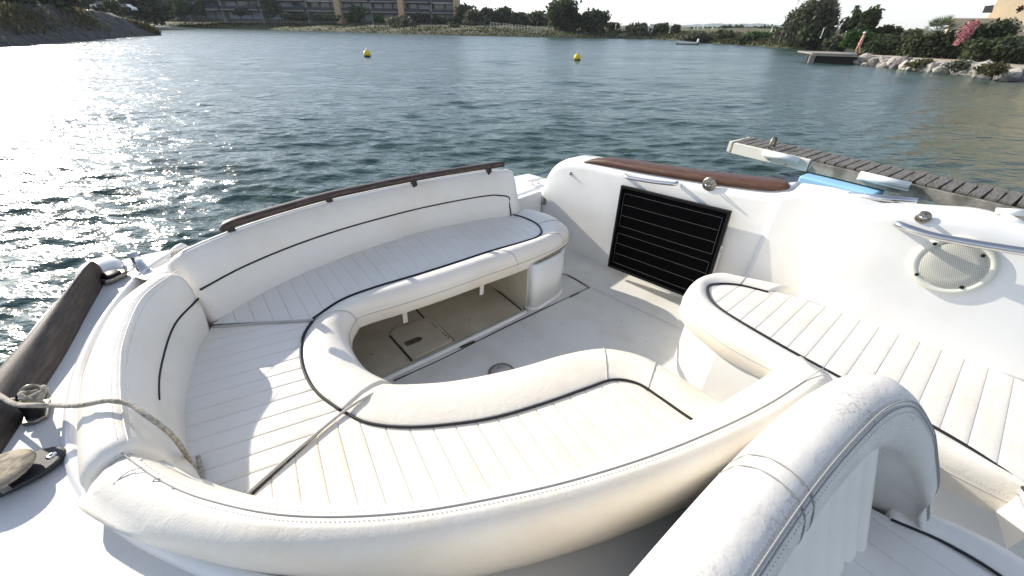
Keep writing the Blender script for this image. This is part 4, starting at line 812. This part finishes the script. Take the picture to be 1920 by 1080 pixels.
# ================================================================== ROCKS, QUAY, PERSON
def rock_mesh(k):
    g = np.random.default_rng(100 + k); bm = bmesh.new(); bmesh.ops.create_icosphere(bm, subdivisions=2, radius=1)
    pl_ = [(lambda d: d / np.linalg.norm(d))(g.normal(size=3)) for _ in range(9)]
    for v in bm.verts:
        p = np.array(v.co); m_ = min([1.0] + [(.62 + .2 * j / 9) / max(1e-3, p @ q) for j, q in enumerate(pl_) if p @ q > .62]); p = p * m_ * (1 + g.normal(0, .03)); v.co = p * np.array((1.25, .85, .75))
    me = bpy.data.meshes.new('boulder'); bm.to_mesh(me); bm.free(); return me
RM = {c: [] for c in ('rock', 'rock_orange', 'rock_dark')}
for c in RM:
    for k in range(7 if c == 'rock' else 2):
        me = rock_mesh(k + 10 * len(c)); me.materials.append(M[c]); RM[c].append(me)
nr = 0; cnt = {}
for row in range(4):
    x = 1586 + row * 3
    while x < 1925:
        s = (5.0 + 5.5 * rng.random() + (x - 1590) * .012) * (1.0 if row < 3 else .8); f = [.10, .38, .68, .9][row] + rng.normal(0, .07)
        yw = 118.5 + (x - 1596) * .1045; ypth = 105 + (x - 1600) * .088; py = yw + (ypth - yw) * f; z = .05 + .5 * max(0, f)
        p = G(x, py, z); m_px = np.linalg.norm(p - (0, 0, H)) / F * .82
        if not (row == 3 and rng.random() < .45):
            kind = 'rock_orange' if (1628 < x < 1645 and row == 1) else ('rock_dark' if rng.random() < .16 else 'rock'); o = bpy.data.objects.new('boulder', RM[kind][nr % len(RM[kind])]); COL.objects.link(o)
            o.location = p; q = s * m_px; o.scale = (q * rng.uniform(.8, 1.2), q * rng.uniform(.8, 1.2), q * rng.uniform(.7, 1.1)); o.rotation_euler = (rng.normal(0, .5), rng.normal(0, .5), rng.random() * 6.28)
            cnt[row] = cnt.get(row, 0) + 1; ordn = 'first second third fourth fifth sixth seventh eighth ninth tenth eleventh twelfth thirteenth fourteenth fifteenth sixteenth seventeenth eighteenth nineteenth twentieth'.split(); ordn += ['twenty ' + q for q in ordn[:9]] + ['thirtieth'] + ['thirty ' + q for q in ordn[:9]]; lab = ordn[cnt[row] - 1] + {'rock': ' pale limestone', 'rock_dark': ' dark grey', 'rock_orange': ' orange tinted'}[kind] + ' boulder from the quay in the ' + ['waterline row', 'second row up', 'third row up', 'top row by the path'][row]
            tag(o, lab, 'rock', {'rock': 'pale boulders', 'rock_dark': 'dark boulders', 'rock_orange': 'orange boulders'}[kind] + ' of the rock bank'); nr += 1
        x += s * rng.uniform(1.7, 2.3)
for bx, Y, lab, mt_ in [((1775, 1830, 112, 134), 31, 'grey leafless shrub among the bank boulders', GR), ((1830, 1885, 120, 140), 28, 'olive shrub growing among the right boulders', DRY), ((1700, 1742, 112, 128), 34, 'brown weed clump among the bank boulders', DRY), ((1600, 1624, 101, 110), 40, 'dry weed tuft at the quay end', DRY)]:
    plant('weed_shrub', lab, 'bush', bx, Y, mt_, 700, .12)
qa, qb = G(1507, 118, 0), G(1598, 121, 0); qd = unit2(qb - qa); qn = np.array((-qd[1], qd[0], 0)); qn = qn if qn[1] > 0 else -qn; qz = at(1512, 99, qa[1])[2]
quay = thing('quay', 'low concrete quay with dark open underside at the right bank', 'quay', tuple(qa)); ql = np.linalg.norm(qb - qa)
qz = max(.55, qz)
box('slab', qa + qd * ql * .56 + qn * 1.9 + ZD * (qz - .06), ql * .92, 3.8, .12, M['concrete'], quay, qd, qn, ZD, .02)
box('edge_beam', qa + qd * ql * .55 - qn * .12 + ZD * (qz - .16), ql * .98, .06, .08, M['path'], quay, qd, qn, ZD, .01)
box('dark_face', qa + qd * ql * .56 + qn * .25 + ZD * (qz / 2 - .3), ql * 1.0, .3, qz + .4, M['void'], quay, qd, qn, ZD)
box('end_pier', qa + qd * .5 + qn * .2 + ZD * (qz / 2 - .25), .45, .6, qz + .3, M['concrete'], quay, qd, qn, ZD, .08)
# walking person
pf = G(1604, 103, .63); pz = pf; ph = 1.72
person = thing('person', 'person in pale pink clothes and white cap walking on the path', 'person', tuple(pf))
def skin_body(name, J, E_, mt, parent):
    me = bpy.data.meshes.new(name); me.from_pydata([tuple(j[:3]) for j in J], E_, []); o = bpy.data.objects.new(name, me); COL.objects.link(o); o.parent = parent; me.materials.append(mt)
    sk = o.modifiers.new('skin', 'SKIN'); 
    for v, j in zip(me.skin_vertices[0].data, J): v.radius = (j[3], j[3] * (j[4] if len(j) > 4 else 1))
    me.skin_vertices[0].data[0].use_root = True; sk.use_smooth_shade = True; s_ = o.modifiers.new('sub', 'SUBSURF'); s_.levels = 1; s_.render_levels = 2; return o
J = [(0, 0, .93, .13, .8), (0, 0, 1.12, .125, .75), (0, 0, 1.36, .15, .7), (0, 0, 1.48, .06), (0, .02, 1.57, .085), (0, .02, 1.66, .075),
     (-.1, .02, .86, .085), (-.12, .12, .48, .06), (-.12, .02, .1, .042), (-.12, .16, .04, .035), (.1, -.02, .86, .085), (.11, -.10, .48, .06), (.11, -.30, .12, .042), (.11, -.18, .05, .035),
     (-.2, 0, 1.38, .06), (-.26, .03, 1.12, .045), (-.24, .14, .92, .035), (-.24, .18, .84, .03), (.2, 0, 1.38, .06), (.27, -.06, 1.12, .045), (.27, .02, .92, .035), (.27, .05, .84, .03)]
Ee = [(0, 1), (1, 2), (2, 3), (3, 4), (4, 5), (0, 6), (6, 7), (7, 8), (8, 9), (0, 10), (10, 11), (11, 12), (12, 13), (2, 14), (14, 15), (15, 16), (16, 17), (2, 18), (18, 19), (19, 20), (20, 21)]
body = skin_body('body', J, Ee, M['skin'], person)
skin_body('clothing', [(0, 0, .90, .145, .85), (0, 0, 1.12, .14, .8), (0, 0, 1.38, .165, .72), (-.1, .03, .82, .10), (-.11, .08, .66, .09), (.1, -.02, .82, .10), (.11, -.06, .66, .09)], [(0, 1), (1, 2), (0, 3), (3, 4), (0, 5), (5, 6)], M['pinkcloth'], person)
lathe('cap', [(.105, 1.63), (.108, 1.66), (.095, 1.71), (.05, 1.745), (0, 1.75)], pf + np.array((0, .02, 0)), M['white'], person, sides=16)
box('cap_peak', pf + np.array((0, .13, 1.64)), .13, .12, .015, M['white'], person, bw=.004)
person.rotation_euler = (0, 0, R(55))

# ================================================================== BUILDINGS
bc = at(1847, 40, 47); bd = unit2(np.array((.48, -.88, 0))); bn = np.array((-bd[1], bd[0], 0))
tb = thing('tan_building', 'tan rendered building with sunlit wall at upper right', 'building', (bc[0], bc[1], .8))
box('wall', np.array((bc[0], bc[1], 0)) + bd * 6 + bn * 6 + ZD * 9.8, 12, 12, 18, M['render_tan'], tb, bd, bn, ZD, .05)
lw = at(1818, 44, 46); box('terrace_wall', np.array((lw[0], lw[1], 0)) + np.array((1.0, .8, 0)) + ZD * 2.1, 3.2, 1.4, 3.0, M['render_tan'], tb, np.array((.8, -.6, 0)), np.array((.6, .8, 0)), ZD, .04)
ra, rbq = at(1842, 24, 46.4), at(1847, 12, 46.4); rc = at(1864, 10, 46.4)
tube('balcony_rail', [ra, rbq, rc], .03, M['apt_dark'], tb, 8); mk('balcony_glass', [ra, rbq, rc, at(1860, 24, 46.4)], [(0, 1, 2, 3)], M['glass'], tb, False)
hpz = at(1908, 16, 30.0); hang = plant('hanging_plant', 'dark red plant hanging on the tan wall', 'plant', (1903, 1915, 10, 22), 40.5, M['leaf_red'], 160, .08)
# apartments
BY = 156.; base_z = 2.4; st = 2.75
apt = thing('apartment_building', 'long stepped apartment block with dark balconies across the water', 'building', (-60, BY, base_z))
edges = [200, 262, 322, 358, 421, 493, 579, 641, 698, 757, 810, 858]; X = [at(e, 40, BY)[0] for e in edges]
cache = {}
def cbox(name, c, sx, sy, sz, mt, parent):
    key = (round(sx, 2), round(sy, 2), round(sz, 2), mt.name)
    if key not in cache:
        me = bpy.data.meshes.new(name); v, f = box_data((0, 0, 0), sx, sy, sz); me.from_pydata([tuple(p) for p in v], [], f); me.materials.append(mt); cache[key] = me
    o = bpy.data.objects.new(name, cache[key]); COL.objects.link(o); o.parent = parent
    par = np.zeros(3); q = parent
    while q: par = par + np.array(q.location); q = q.parent
    o.location = np.asarray(c) - par; return o
for i, x in enumerate(X):
    wide = edges[i] in (641, 757, 858, 322); top = base_z + st * 4
    cbox('fin_wall', (x, BY + (.2 if wide else 1.6), base_z + st * 2 - .5), 1.7 if wide else .5, 5.0 if wide else 2.4, st * 4 + 1.0, M['apt_fin'] if wide else M['apt_wall'], apt)
for i in range(len(X) - 1):
    xa, xb = X[i] + .4, X[i + 1] - .4; xm = (xa + xb) / 2; w = xb - xa
    cbox('back_wall', (xm, BY + 3.4, base_z + st * 2), w + .8, .4, st * 4, M['apt_wall'], apt)
    for fl_ in range(4):
        z0 = base_z + st * fl_
        cbox('floor_slab', (xm, BY + 1.2, z0 + st - .14), w, 4.2, .28, M['apt_wall'], apt)
        if fl_ > 0: cbox('parapet', (xm, BY - .8, z0 + .42), w, .12, .95, M['apt_dark'], apt)
        kinds = int((i * 7 + fl_ * 3) % 4)
        nwin = 2 if w < 9 else 3
        for k in range(nwin):
            wx = xa + w * (k + .5) / nwin; shut = (kinds + k) % 3 == 0
            win = cbox('window', (wx, BY + 2.6, z0 + 1.18), w / nwin - .35, .12, 2.2, M['apt_wall'], apt)
            cbox('shutter' if shut else 'pane', (wx, BY + 2.5, z0 + 1.16), w / nwin - .7, .06, 2.0, M['shutter'] if shut or fl_ == 0 and kinds < 2 else M['glass'], win)
        if kinds == 1: cbox('awning', (xm, BY - .3, z0 + st - .4), w * .8, 1.4, .1, M['awning'], apt)
cbox('roof_slab', ((X[0] + X[-1]) / 2, BY + 4, base_z + st * 4 + .2), X[-1] - X[0] + 2, 10, .4, M['apt_wall'], apt)
cbox('core', ((X[0] + X[-1]) / 2, BY + 6.5, base_z + st * 2 - .5), X[-1] - X[0], 5.6, st * 4 + 1, M['apt_wall'], apt)
# parked cars at the upper left
def car(label, px, py, Y):
    c = at(px, py, Y); t = thing('parked_car', label, 'car', (c[0], c[1], c[2] - 1.4)); z = c[2] - 1.4
    loft('body', [[(c[0] + x, c[1] + y, z + h) for x, h in [(-2.1, .35), (-2.1, .75), (-1.9, .9), (-.9, .95), (1.6, .95), (2.1, .8), (2.1, .35), (-2.1, .35)]] for y in (-.85, .85)], M['white'], t, caps=False)
    loft('roof', [[(c[0] + x, c[1] + y * (.8 if h > 1.2 else 1), z + h) for x, h in [(-1.0, .94), (-.3, 1.42), (1.0, 1.45), (1.6, .94)]] for y in (-.8, .8)], M['white'], t)
    for s in (-1, 1):
        mk('window', [(c[0] - .75, c[1] + s * .76, z + 1.0), (c[0] + 1.35, c[1] + s * .76, z + 1.0), (c[0] + .9, c[1] + s * .68, z + 1.36), (c[0] - .25, c[1] + s * .68, z + 1.36)], [(0, 1, 2, 3)], M['glass'], t, False)
        for x in (-1.3, 1.3): lathe('wheel', [(.33, -.1), (.33, .1), (.2, .11), (0, .11)], (c[0] + x, c[1] + s * .8, z + .33), M['rubber'], t, (0, s, 0), 14)
car('white car parked above the left embankment, left one', 188, 3, 108); car('white car parked above the left embankment, right one', 231, 8, 108)
# fence of white posts
fence = thing('post_fence', 'pale wooden post fence stepping down to the far shore', 'fence', tuple(at(970, 58, 114)))
pp = []
for k in range(17):
    px = 920 + k * 5.8; yt = 41 + k * .55; yb = 50 + k * .72; q0 = at(px, yb, 116 - k * .35); q1 = at(px, yt, 116 - k * .35); pp.append(q1)
    box('post', (q0 + (q0[0], q0[1], q1[2])) / 2, .16, .16, q1[2] - q0[2], M['wood_post'], fence)
for k in range(0, 16):
    if k % 4 != 3: tube('rail', [pp[k] - ZD * .15, pp[k + 1] - ZD * .15], .05, M['wood_post'], fence, 6)
# poles
def pole(label, px0, yb, yt, Y, r=.06, head=False, name='lamp_post', cat='pole', grp='pale poles on the far shore'):
    q0 = at(px0, yb, Y); q1 = at(px0, yt, Y); t = thing(name, label, cat, tuple(q0), grp); tube('shaft', [q0, (q0[0], q0[1], q1[2])], [r, r * .7], M['white'], t, 8)
    if head: box('lamp_head', np.array((q0[0] + .3, q0[1], q1[2])), .8, .3, .12, M['white'], t)
    lathe('foot', [(r * 1.6, 0), (r * 1.5, .15), (r, .2)], q0, M['white'], t, sides=8); return t
for lab, px, yb, yt, Y, r, hd in [('thin lamp post above the tree belt fence', 974, 46, 17, 146, .07, True), ('tall thin antenna mast right of the far trees', 1255, 62, 27, 110, .08, False), ('pale pole right of the bright green dome shrub', 1442, 71, 50, 84, .07, False), ('grey pole between tamarisk and pine', 1538, 72, 52, 64, .05, False), ('pale pole behind the wind bent pine', 1581, 74, 58, 58, .05, False), ('white post left of the low shrubs', 1154, 55, 44, 118, .09, False), ('white post just right of the first short one', 1167, 56, 45, 118, .09, False), ('white post leaning beside the olive shrub', 1208, 57, 47, 118, .08, False), ('white post left of the sign board', 1215, 59, 49, 114, .09, False), ('pale mast under the left end of the hill', 1306, 63, 49, 125, .1, False), ('tall pale mast under the hill', 1316, 62, 44, 130, .1, False), ('short pale mast under the hill', 1334, 60, 47, 130, .08, False), ('leftmost pale mast under the hill', 1300, 60, 48, 132, .09, False)]:
    pole(lab, px, yb, yt, Y, r, hd)
sg = pole('white sign board on a short post on the far shore', 1222, 60, 49, 113, .08, False, 'sign_board', 'sign', None); q = at(1222, 50, 112.9); box('board', q, .9, .06, .55, M['white'], sg)
# small moored boat
mb = G(1288, 83.5, 0); bt = thing('small_boat', 'small pale open boat on the water near the far shore', 'boat', tuple(mb)); sec = []
for x, w_, zz in [(-1.9, .05, .5), (-1.4, .5, .42), (-.4, .75, .36), (.8, .78, .36), (1.8, .65, .38)]: sec.append([mb + np.array((x, -w_, zz)), mb + np.array((x, -w_ * .6, -.1)), mb + np.array((x, w_ * .6, -.1)), mb + np.array((x, w_, zz))])
loft('hull', sec, M['alu'], bt, caps=True); box('outboard', mb + np.array((1.75, 0, .5)), .3, .3, .7, M['white'], bt, bw=.05); box('thwart', mb + np.array((.3, 0, .3)), .3, 1.3, .05, M['wood_post'], bt)
# buoys
for lab, px, py in (('left yellow ball buoy floating before the apartments', 689, 106), ('right yellow ball buoy floating below the biggest tree', 1082, 113)):
    c = G(px, py, 0); t = thing('buoy', lab, 'buoy', tuple(c), 'yellow mooring buoys'); rr3 = .29; a = [(rr3 * math.sin(q), .2 - rr3 * math.cos(q)) for q in np.linspace(0, math.pi, 13)]
    lathe('float', a, c, M['buoy'], t, sides=20); tube('ring', [c + np.array((.06 * math.cos(q), 0, .2 + rr3 + .03 + .06 * math.sin(q))) for q in np.linspace(0, 6.28, 12)], .015, M['steel'], t, 6); lathe('waterline_band', [(rr3 * .985, .09), (rr3 * 1.01, .03), (rr3 * .80, -.02)], c, M['void'], t, sides=20)
# distant hill
hx = [(1100, 52), (1180, 51), (1250, 49.5), (1290, 48), (1320, 46), (1350, 45), (1400, 44.5), (1440, 46), (1480, 49), (1540, 50), (1620, 54)]
HCq = cr([at(px, py, 1400) for px, py in hx], 8); HCq[:, 2] += rng.normal(0, 1.2, len(HCq)); r0 = HCq.copy(); r0[:, 2] = -2; r0[:, 1] -= 160; r2 = HCq.copy(); r2[:, 1] += 300; r2[:, 2] = 0; rm = (r0 + HCq) / 2; rm[:, 2] += 3
structure(loft('hill', [r0, rm, HCq, r2], M['hill']))

# ================================================================== FLOATING DOCK
ZDk = -.28
dock = thing('floating_dock', 'narrow floating dock with weathered planks and white bumpers', 'dock', tuple(b(1500, 300, ZDk) * (1, 1, 0)))
n0, n1 = touv(b(1383, 267, ZDk)), touv(b(1711, 348, ZDk)); f0, f1 = touv(b(1392, 262, ZDk)), touv(b(1914, 365, ZDk))
du = ((n1[0] - n0[0]) / (n1[1] - n0[1]) + (f1[0] - f0[0]) / (f1[1] - f0[1])) / 2 + .01
nm = [touv(b(*p, ZDk)) for p in [(1383, 267), (1500, 298), (1611, 321), (1711, 346)]]; un = np.mean([p[0] - du * p[1] for p in nm]); fm = [touv(b(*p, ZDk)) for p in [(1564, 294), (1768, 335), (1914, 365)]]; uf = np.mean([p[0] - du * p[1] for p in fm]); vs_ = n0[1]
def dk(u0, v, z): return uvz(u0 + du * v, v, z)
dax = unit2(dk(0, 1, 0) - dk(0, 0, 0)); dn = np.cross(ZD, dax); dn = dn if np.dot(dn, UD) > 0 else -dn
v = vs_; pw = .15; kk = 0
while v < 3.6:
    jit = rng.normal(0, .006, 2); c = dk((un + uf) / 2, v + pw / 2, ZDk + .0 + rng.normal(0, .003)); a = unit2(dn + dax * rng.normal(0, .015))
    o = box('plank', c + ZD * .018, (uf - un) * .985 + jit[0] * 2, pw - .016 - abs(jit[1]), .036, M['plank'], dock, a, np.cross(ZD, a), ZD, .004); v += pw; kk += 1
lo_len = 3.7 - vs_
for u_ in (un + .0, uf): box('side_beam', dk(u_, (vs_ + 3.7) / 2 + .7, ZDk - .09) - dn * (.03 if u_ == un else -.03), lo_len - 1.4, .07, .17, M['beam'], dock, dax, dn, ZD, .006)
box('end_beam', dk(un, vs_ + .7, ZDk - .08) - dn * .032, 1.4, .075, .2, M['beam_white'], dock, dax, dn, ZD, .006)
box('end_beam', dk((un + uf) / 2, vs_ - .03, ZDk - .08), .06, (uf - un) * 1.05, .2, M['beam_white'], dock, dax, dn, ZD, .006)
for px0, py0, px1, py1 in ((1437, 284, 1497, 302), (1614, 327, 1708, 352)):
    v0 = touv(b(px0, py0, ZDk))[1]; v1 = touv(b(px1, py1, ZDk))[1]; L_ = abs(v1 - v0); cc = dk(un, (v0 + v1) / 2, ZDk - .02) - dn * .12
    bm_ = tube('bumper', [cc - dax * L_ / 2, cc + dax * L_ / 2], .058, M['white'], dock, 16); box('bumper_flange', cc + dn * .03 - ZD * .065, L_ * 1.04, .09, .02, M['white'], bm_, dax, dn, ZD, .004)
hc = dk(un + .08, touv(b(1445, 279, ZDk))[1], ZDk + .03); tube('mooring_hoop', [hc + dn * (.10 * math.cos(t) + .08) + ZD * (.20 * max(0, math.sin(t)) ** .7) for t in np.linspace(0, math.pi, 16)], .022, M['steel_old'], dock, 10)
fv0 = touv(b(1506, 330, ZDk - .2))[1]
box('pontoon_float', dk(un, fv0 + .55, ZDk - .32) - dn * .10, 1.1, .5, .24, M['blue'], dock, dax, dn, ZD, .03)

# ================================================================== HAZE
hzm = bpy.data.materials.new('haze'); hzm.use_nodes = True; hn = hzm.node_tree.nodes; hn.remove(hn['Principled BSDF'])
pv = hn.new('ShaderNodeVolumePrincipled'); pv.inputs['Color'].default_value = (.93, .96, 1.0, 1); pv.inputs['Density'].default_value = .00018; pv.inputs['Anisotropy'].default_value = .0
hzm.node_tree.links.new(pv.outputs[0], hn['Material Output'].inputs['Volume'])
hz_o = box('haze', (0, 700, 30), 4200, 4200, 64, hzm); stuff(hz_o)
